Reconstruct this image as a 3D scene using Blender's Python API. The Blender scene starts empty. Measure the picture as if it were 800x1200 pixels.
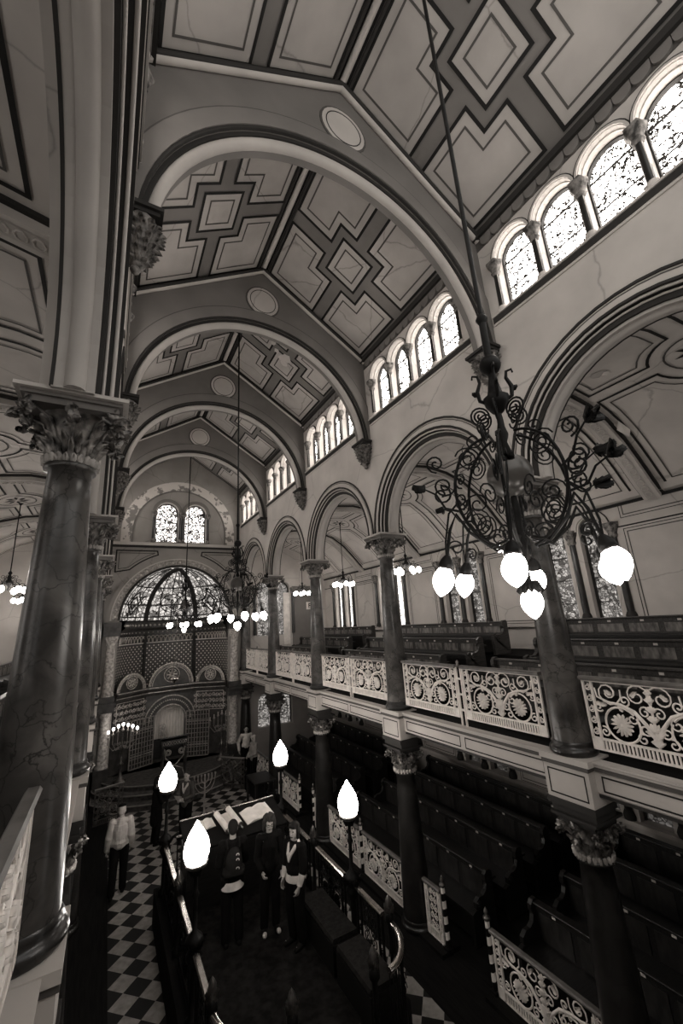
import bpy, bmesh, math, random
from mathutils import Vector, Matrix, Euler
R = random.Random(7)
PI = math.pi
C = bpy.context.scene.collection
cos, sin, rad = math.cos, math.sin, math.radians

# ------------------------------------------------------------------ materials
WARM = (1.0, 0.935, 0.875)
def tint(v, a=1.0): return (v*WARM[0], v*WARM[1], v*WARM[2], a)
def newmat(name):
    m = bpy.data.materials.new(name); m.use_nodes = True
    nt = m.node_tree; b = nt.nodes['Principled BSDF']
    return m, nt, b
def N(nt, t, **kw):
    n = nt.nodes.new(t)
    for k, v in kw.items(): setattr(n, k, v)
    return n
def ramp(nt, stops, interp='LINEAR'):
    r = N(nt, 'ShaderNodeValToRGB'); r.color_ramp.interpolation = interp
    e = r.color_ramp.elements
    while len(e) > 1: e.remove(e[-1])
    e[0].position = stops[0][0]; e[0].color = stops[0][1]
    for p, c in stops[1:]:
        x = e.new(p); x.color = c
    return r
def pos(nt, scale=(1, 1, 1), obj=False):
    mp = N(nt, 'ShaderNodeMapping'); mp.inputs['Scale'].default_value = scale
    if obj:
        g = N(nt, 'ShaderNodeTexCoord'); nt.links.new(g.outputs['Object'], mp.inputs['Vector'])
    else:
        g = N(nt, 'ShaderNodeNewGeometry'); nt.links.new(g.outputs['Position'], mp.inputs['Vector'])
    return mp
def mottled(name, v0, v1, scale=3.0, rough=.6, detail=5, obj=False, stretch=(1, 1, 1), spec=.3, metal=0.0, bump=0.0, mid=(.35, .65)):
    m, nt, b = newmat(name)
    mp = pos(nt, stretch, obj)
    n = N(nt, 'ShaderNodeTexNoise'); n.inputs['Scale'].default_value = scale; n.inputs['Detail'].default_value = detail
    nt.links.new(mp.outputs[0], n.inputs['Vector'])
    r = ramp(nt, [(mid[0], tint(v0)), (mid[1], tint(v1))])
    nt.links.new(n.outputs['Fac'], r.inputs[0]); nt.links.new(r.outputs[0], b.inputs['Base Color'])
    b.inputs['Roughness'].default_value = rough; b.inputs['Metallic'].default_value = metal
    b.inputs['Specular IOR Level'].default_value = spec
    if bump:
        bp = N(nt, 'ShaderNodeBump'); bp.inputs['Strength'].default_value = bump; bp.inputs['Distance'].default_value = .02
        nt.links.new(n.outputs['Fac'], bp.inputs['Height']); nt.links.new(bp.outputs[0], b.inputs['Normal'])
    return m
def plaster(name, v, crack=True):
    m, nt, b = newmat(name)
    mp = pos(nt)
    n = N(nt, 'ShaderNodeTexNoise'); n.inputs['Scale'].default_value = 1.3; n.inputs['Detail'].default_value = 8
    nt.links.new(mp.outputs[0], n.inputs['Vector'])
    r = ramp(nt, [(.3, tint(v*.86)), (.7, tint(v*1.1))])
    nt.links.new(n.outputs['Fac'], r.inputs[0]); src = r.outputs[0]
    if crack:
        d = N(nt, 'ShaderNodeTexNoise'); d.inputs['Scale'].default_value = 2.5; d.inputs['Detail'].default_value = 6
        nt.links.new(mp.outputs[0], d.inputs['Vector'])
        mx = N(nt, 'ShaderNodeMix', data_type='VECTOR'); mx.inputs['Factor'].default_value = .16
        nt.links.new(mp.outputs[0], mx.inputs['A']); nt.links.new(d.outputs['Color'], mx.inputs['B'])
        vo = N(nt, 'ShaderNodeTexVoronoi', feature='DISTANCE_TO_EDGE'); vo.inputs['Scale'].default_value = .55
        nt.links.new(mx.outputs['Result'], vo.inputs['Vector'])
        cr = ramp(nt, [(0.0, (.45, .45, .45, 1)), (.006, (1, 1, 1, 1))])
        nt.links.new(vo.outputs['Distance'], cr.inputs[0])
        mu = N(nt, 'ShaderNodeMix', data_type='RGBA', blend_type='MULTIPLY'); mu.inputs['Factor'].default_value = .6
        nt.links.new(src, mu.inputs['A']); nt.links.new(cr.outputs[0], mu.inputs['B']); src = mu.outputs['Result']
    nt.links.new(src, b.inputs['Base Color']); b.inputs['Roughness'].default_value = .7
    b.inputs['Specular IOR Level'].default_value = .25
    return m
def marble(name, v0, v1, vein):
    m, nt, b = newmat(name)
    mp = pos(nt)
    n = N(nt, 'ShaderNodeTexNoise'); n.inputs['Scale'].default_value = 3.2; n.inputs['Detail'].default_value = 7; n.inputs['Distortion'].default_value = .8
    nt.links.new(mp.outputs[0], n.inputs['Vector'])
    r = ramp(nt, [(.32, tint(v0)), (.55, tint((v0+v1)/2)), (.72, tint(v1))])
    nt.links.new(n.outputs['Fac'], r.inputs[0])
    d = N(nt, 'ShaderNodeTexNoise'); d.inputs['Scale'].default_value = 4; d.inputs['Detail'].default_value = 5
    nt.links.new(mp.outputs[0], d.inputs['Vector'])
    mx = N(nt, 'ShaderNodeMix', data_type='VECTOR'); mx.inputs['Factor'].default_value = .35
    nt.links.new(mp.outputs[0], mx.inputs['A']); nt.links.new(d.outputs['Color'], mx.inputs['B'])
    vo = N(nt, 'ShaderNodeTexVoronoi', feature='DISTANCE_TO_EDGE'); vo.inputs['Scale'].default_value = 5.5
    nt.links.new(mx.outputs['Result'], vo.inputs['Vector'])
    cr = ramp(nt, [(0.0, (1, 1, 1, 1)), (.035, (0, 0, 0, 1))])
    nt.links.new(vo.outputs['Distance'], cr.inputs[0])
    mu = N(nt, 'ShaderNodeMix', data_type='RGBA'); nt.links.new(cr.outputs[0], mu.inputs['Factor'])
    mu.inputs['B'].default_value = tint(vein); nt.links.new(r.outputs[0], mu.inputs['A'])
    nt.links.new(mu.outputs['Result'], b.inputs['Base Color'])
    b.inputs['Roughness'].default_value = .28; b.inputs['Specular IOR Level'].default_value = .5
    return m
def glow(name, v, strength):
    m, nt, b = newmat(name)
    b.inputs['Base Color'].default_value = tint(.8); b.inputs['Emission Color'].default_value = tint(v)
    b.inputs['Emission Strength'].default_value = strength; b.inputs['Roughness'].default_value = .4
    return m
def stained(name, lo, hi, strength, scale, lead=.05, swirl=.25, rows=0.0, thin=False):
    """leaded glass seen from inside: random pale and dark panes between dark leads"""
    m, nt, b = newmat(name)
    mp = pos(nt)
    d = N(nt, 'ShaderNodeTexNoise'); d.inputs['Scale'].default_value = 7; d.inputs['Detail'].default_value = 3
    nt.links.new(mp.outputs[0], d.inputs['Vector'])
    mx = N(nt, 'ShaderNodeMix', data_type='VECTOR'); mx.inputs['Factor'].default_value = swirl
    nt.links.new(mp.outputs[0], mx.inputs['A']); nt.links.new(d.outputs['Color'], mx.inputs['B'])
    vo = N(nt, 'ShaderNodeTexVoronoi', feature='DISTANCE_TO_EDGE'); vo.inputs['Scale'].default_value = scale
    vc = N(nt, 'ShaderNodeTexVoronoi'); vc.inputs['Scale'].default_value = scale
    for x in (vo, vc): nt.links.new(mx.outputs['Result'], x.inputs['Vector'])
    bw = N(nt, 'ShaderNodeRGBToBW'); nt.links.new(vc.outputs['Color'], bw.inputs[0])
    rc = ramp(nt, [(.25, tint(lo)), (.7, tint(hi))])
    nt.links.new(bw.outputs[0], rc.inputs[0])
    rl = ramp(nt, [(lead*.8, (0, 0, 0, 1)), (lead, (1, 1, 1, 1))])
    nt.links.new(vo.outputs['Distance'], rl.inputs[0])
    mu = N(nt, 'ShaderNodeMix', data_type='RGBA', blend_type='MULTIPLY'); mu.inputs['Factor'].default_value = 1
    nt.links.new(rc.outputs[0], mu.inputs['A']); nt.links.new(rl.outputs[0], mu.inputs['B']); src = mu.outputs['Result']
    if rows:   # ornament: rings of small painted motifs
        w = N(nt, 'ShaderNodeTexVoronoi'); w.inputs['Scale'].default_value = rows; w.inputs['Randomness'].default_value = .15
        nt.links.new(mp.outputs[0], w.inputs['Vector'])
        rw = ramp(nt, [(.10, (1, 1, 1, 1)), (.16, (.12, .12, .12, 1)), (.24, (1, 1, 1, 1)), (.36, (.9, .9, .9, 1)), (.4, (.2, .2, .2, 1)), (.46, (1, 1, 1, 1))])
        nt.links.new(w.outputs['Distance'], rw.inputs[0])
        m2 = N(nt, 'ShaderNodeMix', data_type='RGBA', blend_type='MULTIPLY'); m2.inputs['Factor'].default_value = .9
        nt.links.new(src, m2.inputs['A']); nt.links.new(rw.outputs[0], m2.inputs['B']); src = m2.outputs['Result']
    b.inputs['Base Color'].default_value = tint(.05); b.inputs['Roughness'].default_value = .25
    nt.links.new(src, b.inputs['Emission Color']); b.inputs['Emission Strength'].default_value = strength
    return m

M = {}
M['wall'] = plaster('pale_plaster', .50)
M['soffit'] = plaster('pale_soffit_plaster', .42, False)
M['rib'] = plaster('grey_rib_plaster', .17, False)
M['panel'] = plaster('painted_panel', .40)
M['band'] = plaster('painted_band', .17, False)
M['line'] = plaster('dark_painted_line', .012, False)
M['line2'] = plaster('grey_painted_line', .085, False)
M['apanel'] = plaster('aisle_vault_plaster', .56)
M['trim'] = plaster('pale_moulding', .50, False)
M['trimd'] = plaster('dark_moulding', .028, False)
M['fascia'] = plaster('gallery_front_paint', .50, False)
M['lowwall'] = plaster('dado_plaster', .42, False)
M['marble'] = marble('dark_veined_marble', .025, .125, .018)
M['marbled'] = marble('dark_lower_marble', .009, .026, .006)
M['stone'] = mottled('carved_stone', .035, .26, 13, .7, bump=.3)
M['leaf'] = mottled('gilt_foliage', .03, .30, 11, .36, spec=.6, metal=.4)
M['leafw'] = mottled('white_gilt_crown', .25, .5, 12, .5)
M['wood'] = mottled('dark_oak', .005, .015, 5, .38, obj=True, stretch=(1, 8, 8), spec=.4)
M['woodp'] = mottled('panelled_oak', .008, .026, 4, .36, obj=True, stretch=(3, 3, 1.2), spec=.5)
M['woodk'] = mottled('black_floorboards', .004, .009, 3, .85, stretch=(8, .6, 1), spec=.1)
M['woodg'] = mottled('gallery_oak_sheen_panels', .04, .20, 4, .36, obj=True, stretch=(3, 3, 1.2), spec=.5)  # lighter oak, with the panels' reflections put into the base colour
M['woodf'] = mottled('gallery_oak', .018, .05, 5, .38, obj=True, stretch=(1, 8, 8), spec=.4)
M['handrail'] = mottled('grey_painted_rail', .10, .16, 6, .4)
M['gate'] = mottled('gilt_ironwork', .22, .42, 12, .35, spec=.6, metal=.3)
M['palemarble'] = mottled('pale_mottled_marble', .22, .6, 12, .35)
M['carpet'] = mottled('dark_carpet', .006, .016, 9, .95, spec=.05, detail=9)
M['cushion'] = mottled('dark_brown_cushion', .010, .02, 20, .95, spec=.05)
M['iron'] = mottled('white_painted_iron', .72, .9, 8, .5)
M['irond'] = mottled('black_iron', .003, .008, 8, .5, spec=.18)
M['bronze'] = mottled('dark_bronze', .003, .009, 8, .5, spec=.18)
M['bronzeg'] = mottled('bronze_globe', .06, .13, 3, .3, spec=.5, metal=.3)
M['brass'] = mottled('polished_brass', .45, .62, 14, .22, metal=1.0, spec=.6)
M['brassd'] = mottled('dull_brass', .10, .2, 14, .35, metal=.8, spec=.6)
M['white'] = mottled('white_paint', .6, .75, 5, .6)
M['tag'] = mottled('number_plate_ivory', .5, .62, 5, .5)
M['bulb'] = glow('lit_frosted_glass', 1.0, 14.0)
M['candle'] = glow('candle_bulb', 1.0, 6.0)
M['glass_c'] = stained('clear_leaded_glass', .75, 1.0, 5.0, 8.0, .105, .42)
M['glass_g'] = stained('ground_stained_glass', .05, .5, .10, 13, .09, .06, 4.4)
M['glass_e'] = stained('end_window_glass', .8, 1.0, 1.6, 10, .16, .2)
M['glass_s'] = stained('side_stained_glass', .08, .7, .34, 15, .08, .08, 4.4)
M['glass_w'] = stained('far_side_stained_glass', .4, 1.0, 2.4, 19, .07, .12, 4.6)
M['glass_d'] = stained('dome_stained_glass', .12, .62, .6, 6.5, .07, .03, 3.0)
def checker():
    m, nt, b = newmat('black_and_white_tiles')
    mp = pos(nt)
    mp.inputs['Location'].default_value = (0, 0, 0)
    # diamonds with diagonals .43 x .45 m
    sx = N(nt, 'ShaderNodeSeparateXYZ'); nt.links.new(mp.outputs[0], sx.inputs[0])
    def math_(op, a, bb):
        n = N(nt, 'ShaderNodeMath', operation=op)
        for i, q in enumerate((a, bb)):
            if isinstance(q, (int, float)): n.inputs[i].default_value = q
            else: nt.links.new(q, n.inputs[i])
        return n.outputs[0]
    u = math_('DIVIDE', math_('SUBTRACT', sx.outputs['X'], .43), .432)
    v = math_('DIVIDE', math_('SUBTRACT', sx.outputs['Y'], 11.48), .449)
    p = math_('FLOOR', math_('ADD', u, v), 0); q = math_('FLOOR', math_('SUBTRACT', v, u), 0)
    s = math_('MODULO', math_('ABSOLUTE', math_('ADD', p, q), 0), 2)
    n = N(nt, 'ShaderNodeTexNoise'); n.inputs['Scale'].default_value = 9; n.inputs['Detail'].default_value = 6
    nt.links.new(mp.outputs[0], n.inputs['Vector'])
    w = ramp(nt, [(.3, tint(.20)), (.7, tint(.33))]); nt.links.new(n.outputs['Fac'], w.inputs[0])
    mx = N(nt, 'ShaderNodeMix', data_type='RGBA'); nt.links.new(s, mx.inputs['Factor'])
    nt.links.new(w.outputs[0], mx.inputs['B']); mx.inputs['A'].default_value = tint(.009)
    nt.links.new(mx.outputs['Result'], b.inputs['Base Color']); b.inputs['Roughness'].default_value = .6; b.inputs['Specular IOR Level'].default_value = .15
    return m
M['tiles'] = checker()
def lattice(name, bg, fg, sc):
    m, nt, b = newmat(name)
    tc = N(nt, 'ShaderNodeTexCoord'); mp = N(nt, 'ShaderNodeMapping'); nt.links.new(tc.outputs['UV'], mp.inputs[0])
    mp.inputs['Rotation'].default_value = (0, 0, PI/4); mp.inputs['Scale'].default_value = (sc, sc, sc)
    vo = N(nt, 'ShaderNodeTexVoronoi'); vo.voronoi_dimensions = '2D'; vo.inputs['Randomness'].default_value = 0; vo.inputs['Scale'].default_value = 1
    nt.links.new(mp.outputs[0], vo.inputs['Vector'])
    r = ramp(nt, [(.17, tint(fg)), (.23, tint(bg)), (.5, tint(bg*.7)), (.6, tint(bg*1.5))])
    nt.links.new(vo.outputs['Distance'], r.inputs[0]); nt.links.new(r.outputs[0], b.inputs['Base Color'])
    b.inputs['Roughness'].default_value = .5
    return m
M['lattice'] = lattice('gilt_lattice_paint', .08, .85, 7)
def peeling():
    m, nt, b = newmat('peeling_painted_plaster')
    mp = pos(nt)
    n = N(nt, 'ShaderNodeTexNoise'); n.inputs['Scale'].default_value = 2.6; n.inputs['Detail'].default_value = 9; n.inputs['Roughness'].default_value = .65
    nt.links.new(mp.outputs[0], n.inputs['Vector'])
    r = ramp(nt, [(.0, tint(.16)), (.44, tint(.22)), (.47, tint(.62)), (1, tint(.55))])
    nt.links.new(n.outputs['Fac'], r.inputs[0]); nt.links.new(r.outputs[0], b.inputs['Base Color'])
    b.inputs['Roughness'].default_value = .8
    return m
M['peel'] = peeling()
M['endwall'] = plaster('end_wall_plaster', .30)
M['archbossed'] = mottled('ornate_arch_paint', .20, .42, 14, .6)
M['ark'] = mottled('carved_dark_ark', .022, .06, 5, .4, spec=.5)
M['arkgilt'] = mottled('gilt_carving', .30, .7, 16, .35, spec=.5, metal=.4)
M['curtain'] = mottled('pale_ark_curtain', .6, .78, 4, .8, stretch=(6, 6, 1))
M['steps'] = mottled('carpeted_steps', .03, .08, 8, .8)
M['nosing'] = mottled('pale_step_edge', .18, .26, 8, .6)
M['paper'] = mottled('old_paper', .52, .68, 6, .8)
M['skin'] = mottled('skin', .28, .36, 10, .55)
def cloth(n, v): M[n] = mottled(n, v*.8, v*1.15, 7, .9, spec=.08)
for n, v in (('black_cloth', .006), ('dark_cloth', .012), ('grey_jacket', .055), ('pale_shirt', .42), ('white_shirt', .5), ('pale_cardigan', .26),
             ('dark_trousers', .006), ('dark_hair', .014), ('brown_hair', .035), ('grey_hair', .40), ('shoe_black', .012), ('pale_cloth', .55)): cloth(n, v)

# ------------------------------------------------------------------ mesh builder
V3 = Vector
class Fr:
    def __init__(s, o, u, v, n): s.o, s.u, s.v, s.n = V3(o), V3(u), V3(v), V3(n)
    def __call__(s, a, b, c=0.0): return s.o+s.u*a+s.v*b+s.n*c
XY = Fr((0, 0, 0), (1, 0, 0), (0, 1, 0), (0, 0, 1))
class MB:
    def __init__(s): s.v = []; s.f = []; s.mi = []; s.sm = []; s.mats = []; s.cur = 0; s.uv = {}
    def mat(s, m):
        if m not in s.mats: s.mats.append(m)
        s.cur = s.mats.index(m); return s
    def face(s, pts, smooth=False):
        i = len(s.v); s.v.extend(V3(p) for p in pts); s.f.append(tuple(range(i, i+len(pts)))); s.mi.append(s.cur); s.sm.append(smooth)
    def grid(s, rows, closed_u=False, closed_v=False, smooth=True):
        """rows: list of equal-length point lists"""
        b = len(s.v); n = len(rows[0]); k = len(rows)
        for r in rows: s.v.extend(V3(p) for p in r)
        for i in range(k if closed_v else k-1):
            for j in range(n if closed_u else n-1):
                a, c = i, (i+1) % k; d, e = j, (j+1) % n
                s.f.append((b+a*n+d, b+a*n+e, b+c*n+e, b+c*n+d)); s.mi.append(s.cur); s.sm.append(smooth)
    def box(s, x0, y0, z0, x1, y1, z1, fr=XY):
        p = [fr(x, y, z) for x in (x0, x1) for y in (y0, y1) for z in (z0, z1)]
        b = len(s.v); s.v.extend(p)
        for q in ((0, 1, 3, 2), (4, 6, 7, 5), (0, 4, 5, 1), (2, 3, 7, 6), (0, 2, 6, 4), (1, 5, 7, 3)):
            s.f.append(tuple(b+i for i in q)); s.mi.append(s.cur); s.sm.append(False)
        return s
    def prism(s, poly, w0, w1, fr=XY):
        n = len(poly); b = len(s.v)
        s.v.extend(fr(x, y, w0) for x, y in poly); s.v.extend(fr(x, y, w1) for x, y in poly)
        s.f.append(tuple(range(b+n-1, b-1, -1))); s.f.append(tuple(range(b+n, b+2*n)))
        for i in range(n):
            j = (i+1) % n; s.f.append((b+i, b+j, b+n+j, b+n+i))
        s.mi.extend([s.cur]*(n+2)); s.sm.extend([False]*(n+2)); return s
    def tube(s, pts, r, n=6, closed=False, cap=True, smooth=True, flat=1.0):
        pts = [V3(p) for p in pts]; k = len(pts)
        rs = r if isinstance(r, (list, tuple)) else [r]*k
        def tan(i):
            if closed: return (pts[(i+1) % k]-pts[i-1]).normalized()
            return (pts[min(i+1, k-1)]-pts[max(i-1, 0)]).normalized()
        t = tan(0); u = t.orthogonal().normalized()
        rows = []
        for i in range(k):
            t = tan(i); u = (u-t*u.dot(t))
            u = u.normalized() if u.length > 1e-6 else t.orthogonal().normalized()
            w = t.cross(u)
            rows.append([pts[i]+(u*cos(2*PI*(j+.5)/n)+w*sin(2*PI*(j+.5)/n)*flat)*rs[i] for j in range(n)])
        s.grid(rows, closed_u=True, closed_v=closed, smooth=smooth)
        if cap and not closed:
            for row in (rows[0][::-1], rows[-1]): s.face(row)
        return s
    def lathe(s, prof, c=(0, 0, 0), n=16, smooth=True, fr=None, ripple=0, amp=0.0, sx=1.0, sy=1.0):
        c = V3(c); fr = fr or Fr(c, (1, 0, 0), (0, 1, 0), (0, 0, 1))
        rows = []
        for r, z in prof:
            rows.append([fr(r*(1+amp*cos(ripple*2*PI*j/n))*cos(2*PI*j/n)*sx, r*(1+amp*cos(ripple*2*PI*j/n))*sin(2*PI*j/n)*sy, z) for j in range(n)])
        s.grid(rows, closed_u=True, smooth=smooth)
        if prof[0][0] > 1e-4: s.face(rows[0][::-1])
        if prof[-1][0] > 1e-4: s.face(rows[-1])
        return s
    def sphere(s, c, r, n=10, k=6, sc=(1, 1, 1)):
        c = V3(c)
        rows = [[c+V3((max(sin(PI*i/k), 1e-3)*cos(2*PI*j/n)*r*sc[0], max(sin(PI*i/k), 1e-3)*sin(2*PI*j/n)*r*sc[1], -cos(PI*i/k)*r*sc[2])) for j in range(n)] for i in range(k+1)]
        s.grid(rows, closed_u=True); return s
    def build(s, name, mat=None, parent=None, kind=None, label=None, matrix=None):
        me = bpy.data.meshes.new(name); me.from_pydata([tuple(p) for p in s.v], [], s.f)
        if mat is not None: me.materials.append(M[mat] if isinstance(mat, str) else mat)
        else:
            for m in s.mats: me.materials.append(M[m])
            me.polygons.foreach_set('material_index', s.mi)
        me.polygons.foreach_set('use_smooth', s.sm); me.update()
        o = bpy.data.objects.new(name, me); C.objects.link(o)
        if parent is not None: o.parent = parent
        if kind: o['kind'] = kind
        if label: o['label'] = label
        if matrix is not None: o.matrix_world = matrix
        return o
def struct(mb, name, mat=None, parent=None): return mb.build(name, mat, parent, 'structure')
def tag(o, label, cat, group=None):
    o['label'] = label; o['category'] = cat
    if group: o['group'] = group
    return o
def thing(name, label, cat, loc=(0, 0, 0), rz=0.0, group=None):
    o = bpy.data.objects.new(name, None); C.objects.link(o); o.location = loc; o.rotation_euler = (0, 0, rz); o.empty_display_size = .1
    return tag(o, label, cat, group)
KIDS = {}
def copy_tree(o, parent=None):
    c = o.copy(); C.objects.link(c)
    if parent is not None: c.parent = parent
    for ch in [x for x in ALLKIDS(o)]: copy_tree(ch, c)
    return c
def ALLKIDS(o):
    return list(o.children)
def place(proto, first, loc, rz, label, group=None, scale=None):
    """first use moves the prototype itself, then copies"""
    o = proto if first else copy_tree(proto)
    o.location = loc; o.rotation_euler = (0, 0, rz); o['label'] = label
    if group: o['group'] = group
    if scale: o.scale = scale
    return o
def inset(poly, d):
    n = len(poly); out = []
    area = sum(poly[i][0]*poly[(i+1) % n][1]-poly[(i+1) % n][0]*poly[i][1] for i in range(n))
    sg = 1 if area > 0 else -1
    for i in range(n):
        p0, p1, p2 = poly[i-1], poly[i], poly[(i+1) % n]
        e1 = (p1[0]-p0[0], p1[1]-p0[1]); e2 = (p2[0]-p1[0], p2[1]-p1[1])
        l1 = math.hypot(*e1) or 1; l2 = math.hypot(*e2) or 1
        n1 = (-e1[1]/l1*sg, e1[0]/l1*sg); n2 = (-e2[1]/l2*sg, e2[0]/l2*sg)
        k = 1+n1[0]*n2[0]+n1[1]*n2[1]
        k = max(k, .25)
        out.append((p1[0]+(n1[0]+n2[0])*d/k, p1[1]+(n1[1]+n2[1])*d/k))
    return out
def outline(mb, S, poly, a, b, w=0.0, sub=1):
    A, B = inset(poly, a), inset(poly, b); n = len(poly)
    for i in range(n):
        j = (i+1) % n
        for t in range(sub):
            q0, q1 = t/sub, (t+1)/sub
            L = lambda P, Q, q: (P[0]+(Q[0]-P[0])*q, P[1]+(Q[1]-P[1])*q)
            pts = [L(A[i], A[j], q0), L(A[i], A[j], q1), L(B[i], B[j], q1), L(B[i], B[j], q0)]
            mb.face([S(x, y, w) for x, y in pts])
def rect(u0, v0, u1, v1): return [(u0, v0), (u1, v0), (u1, v1), (u0, v1)]
def arcpts(uc, vc, r, a0, a1, n): return [(uc+r*cos(a0+(a1-a0)*i/n), vc+r*sin(a0+(a1-a0)*i/n)) for i in range(n+1)]
def arch_wall(mb, S, u0, u1, v0, v1, uc, r, vs, vsill=None, w0=0.0, w1=-.5, n=20, both=True, top=None):
    top = top or (lambda u: v1)
    if vsill is None: vsill = v0
    arc = arcpts(uc, vs, r, PI, 0, n)
    def q(w):
        mb.face([S(u0, v0, w), S(uc-r, v0, w), S(uc-r, top(uc-r), w), S(u0, top(u0), w)])
        mb.face([S(uc+r, v0, w), S(u1, v0, w), S(u1, top(u1), w), S(uc+r, top(uc+r), w)])
        if vsill > v0: mb.face([S(uc-r, v0, w), S(uc+r, v0, w), S(uc+r, vsill, w), S(uc-r, vsill, w)])
        for i in range(n):
            (a, b), (c, d) = arc[i], arc[i+1]
            mb.face([S(a, b, w), S(c, d, w), S(c, top(c), w), S(a, top(a), w)])
    q(w0)
    if both: q(w1)
    rim = [(uc-r, vsill)]+arc+[(uc+r, vsill)]
    mb.grid([[S(a, b, w0) for a, b in rim], [S(a, b, w1) for a, b in rim]], smooth=False)
    if vsill > v0: mb.face([S(uc-r, vsill, w0), S(uc+r, vsill, w0), S(uc+r, vsill, w1), S(uc-r, vsill, w1)])
def arch_ring(mb, S, uc, vs, r0, r1, w0, w1, a0=PI, a1=0.0, n=24, legs=None):
    i_, o_ = arcpts(uc, vs, r0, a0, a1, n), arcpts(uc, vs, r1, a0, a1, n)
    if legs is not None:
        i_ = [(i_[0][0], legs)]+i_+[(i_[-1][0], legs)]; o_ = [(o_[0][0], legs)]+o_+[(o_[-1][0], legs)]
    mb.grid([[S(a, b, w0) for a, b in i_], [S(a, b, w1) for a, b in i_], [S(a, b, w1) for a, b in o_], [S(a, b, w0) for a, b in o_]], closed_v=True, smooth=False)
def arch_roll(mb, S, uc, vs, r, tr, w, a0=PI, a1=0.0, n=24, k=6, legs=None):
    p = arcpts(uc, vs, r, a0, a1, n)
    if legs is not None: p = [(p[0][0], legs)]+p+[(p[-1][0], legs)]
    mb.tube([S(a, b, w) for a, b in p], tr, k)
def pane(mb, S, uc, vs, r, vsill, w, n=12):
    mb.face([S(a, b, w) for a, b in [(uc-r, vsill)]+arcpts(uc, vs, r, PI, 0, n)+[(uc+r, vsill)]][::-1])
def spiral(cx, cy, r0, r1, a0, turns, n=16):
    return [(cx+(r0+(r1-r0)*i/n)*cos(a0+turns*2*PI*i/n), cy+(r0+(r1-r0)*i/n)*sin(a0+turns*2*PI*i/n)) for i in range(n+1)]
def leafstrip(mb, p0, out, up, L, W, curl=1.2, lean=.3, n=5, lobes=True):
    """acanthus leaf: rises from p0 along `up`, leaning and curling over along `out`"""
    p0, out, up = V3(p0), V3(out).normalized(), V3(up).normalized(); side = up.cross(out)
    rows = []; p = p0.copy(); ang = lean
    for i in range(n+1):
        t = i/n
        w = W*(sin(PI*min(t*.78+.16, 1.0))**.8)*(1.0 if not lobes else (1.18 if i % 2 else .82))
        if i == n: w = W*.12
        d = up*cos(ang)+out*sin(ang); nn = out*cos(ang)-up*sin(ang)
        rows.append([p-side*w-nn*.1*w*2, p-side*w*.45+nn*.03, p+nn*.25*W, p+side*w*.45+nn*.03, p+side*w-nn*.1*w*2])
        p = p+d*(L/n); ang += curl/n*(.35+1.5*t)
    mb.grid(rows, smooth=True)
    mb.grid([[q-out*.012 for q in r] for r in rows], smooth=True)
WORLD, EXPO = .5, 1.35
# ------------------------------------------------------------------ the building: dimensions
XL, XR, Y0, BAY = -.362, 5.432, 3.724, 3.77
XC = (XL+XR)/2
H = 5.5                          # eye height of the photographer in the rear gallery
ZG, ZB, ZC = 3.0, 3.67, 7.34     # top of lower capitals, foot of upper columns, top of upper capitals
ZSILL, ZEAVE, ZRIDGE = 10.17, 11.9, 13.61
FACE = 2.645                     # nave wall face from the axis
BACK = FACE+.5
OUT = 9.6-XC                     # outer wall face from the axis
YEND = 18.8
def YK(k): return Y0+BAY*k
SIDES = ((1, 'right'), (-1, 'left'))
def fx(side, x): return XC+side*(x-XC)     # mirrors an x given for the right side
wn = [0]; tn = [0]
def wname(): wn[0] += 1; return 'window_%d' % wn[0]
def tname(): tn[0] += 1; return 'trim_%d' % tn[0]
ZROOF = lambda x: ZRIDGE-abs(x-XC)*(ZRIDGE-ZEAVE)/FACE

# floor
f = MB().mat('woodk'); f.box(-4.6, -1.2, -.2, .43, 21.5, 0); f.box(4.62, -1.2, -.2, 9.65, 21.5, 0)
f.mat('tiles'); f.box(.43, -1.2, -.2, 4.62, 21.5, 0)
struct(f, 'floor')

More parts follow.
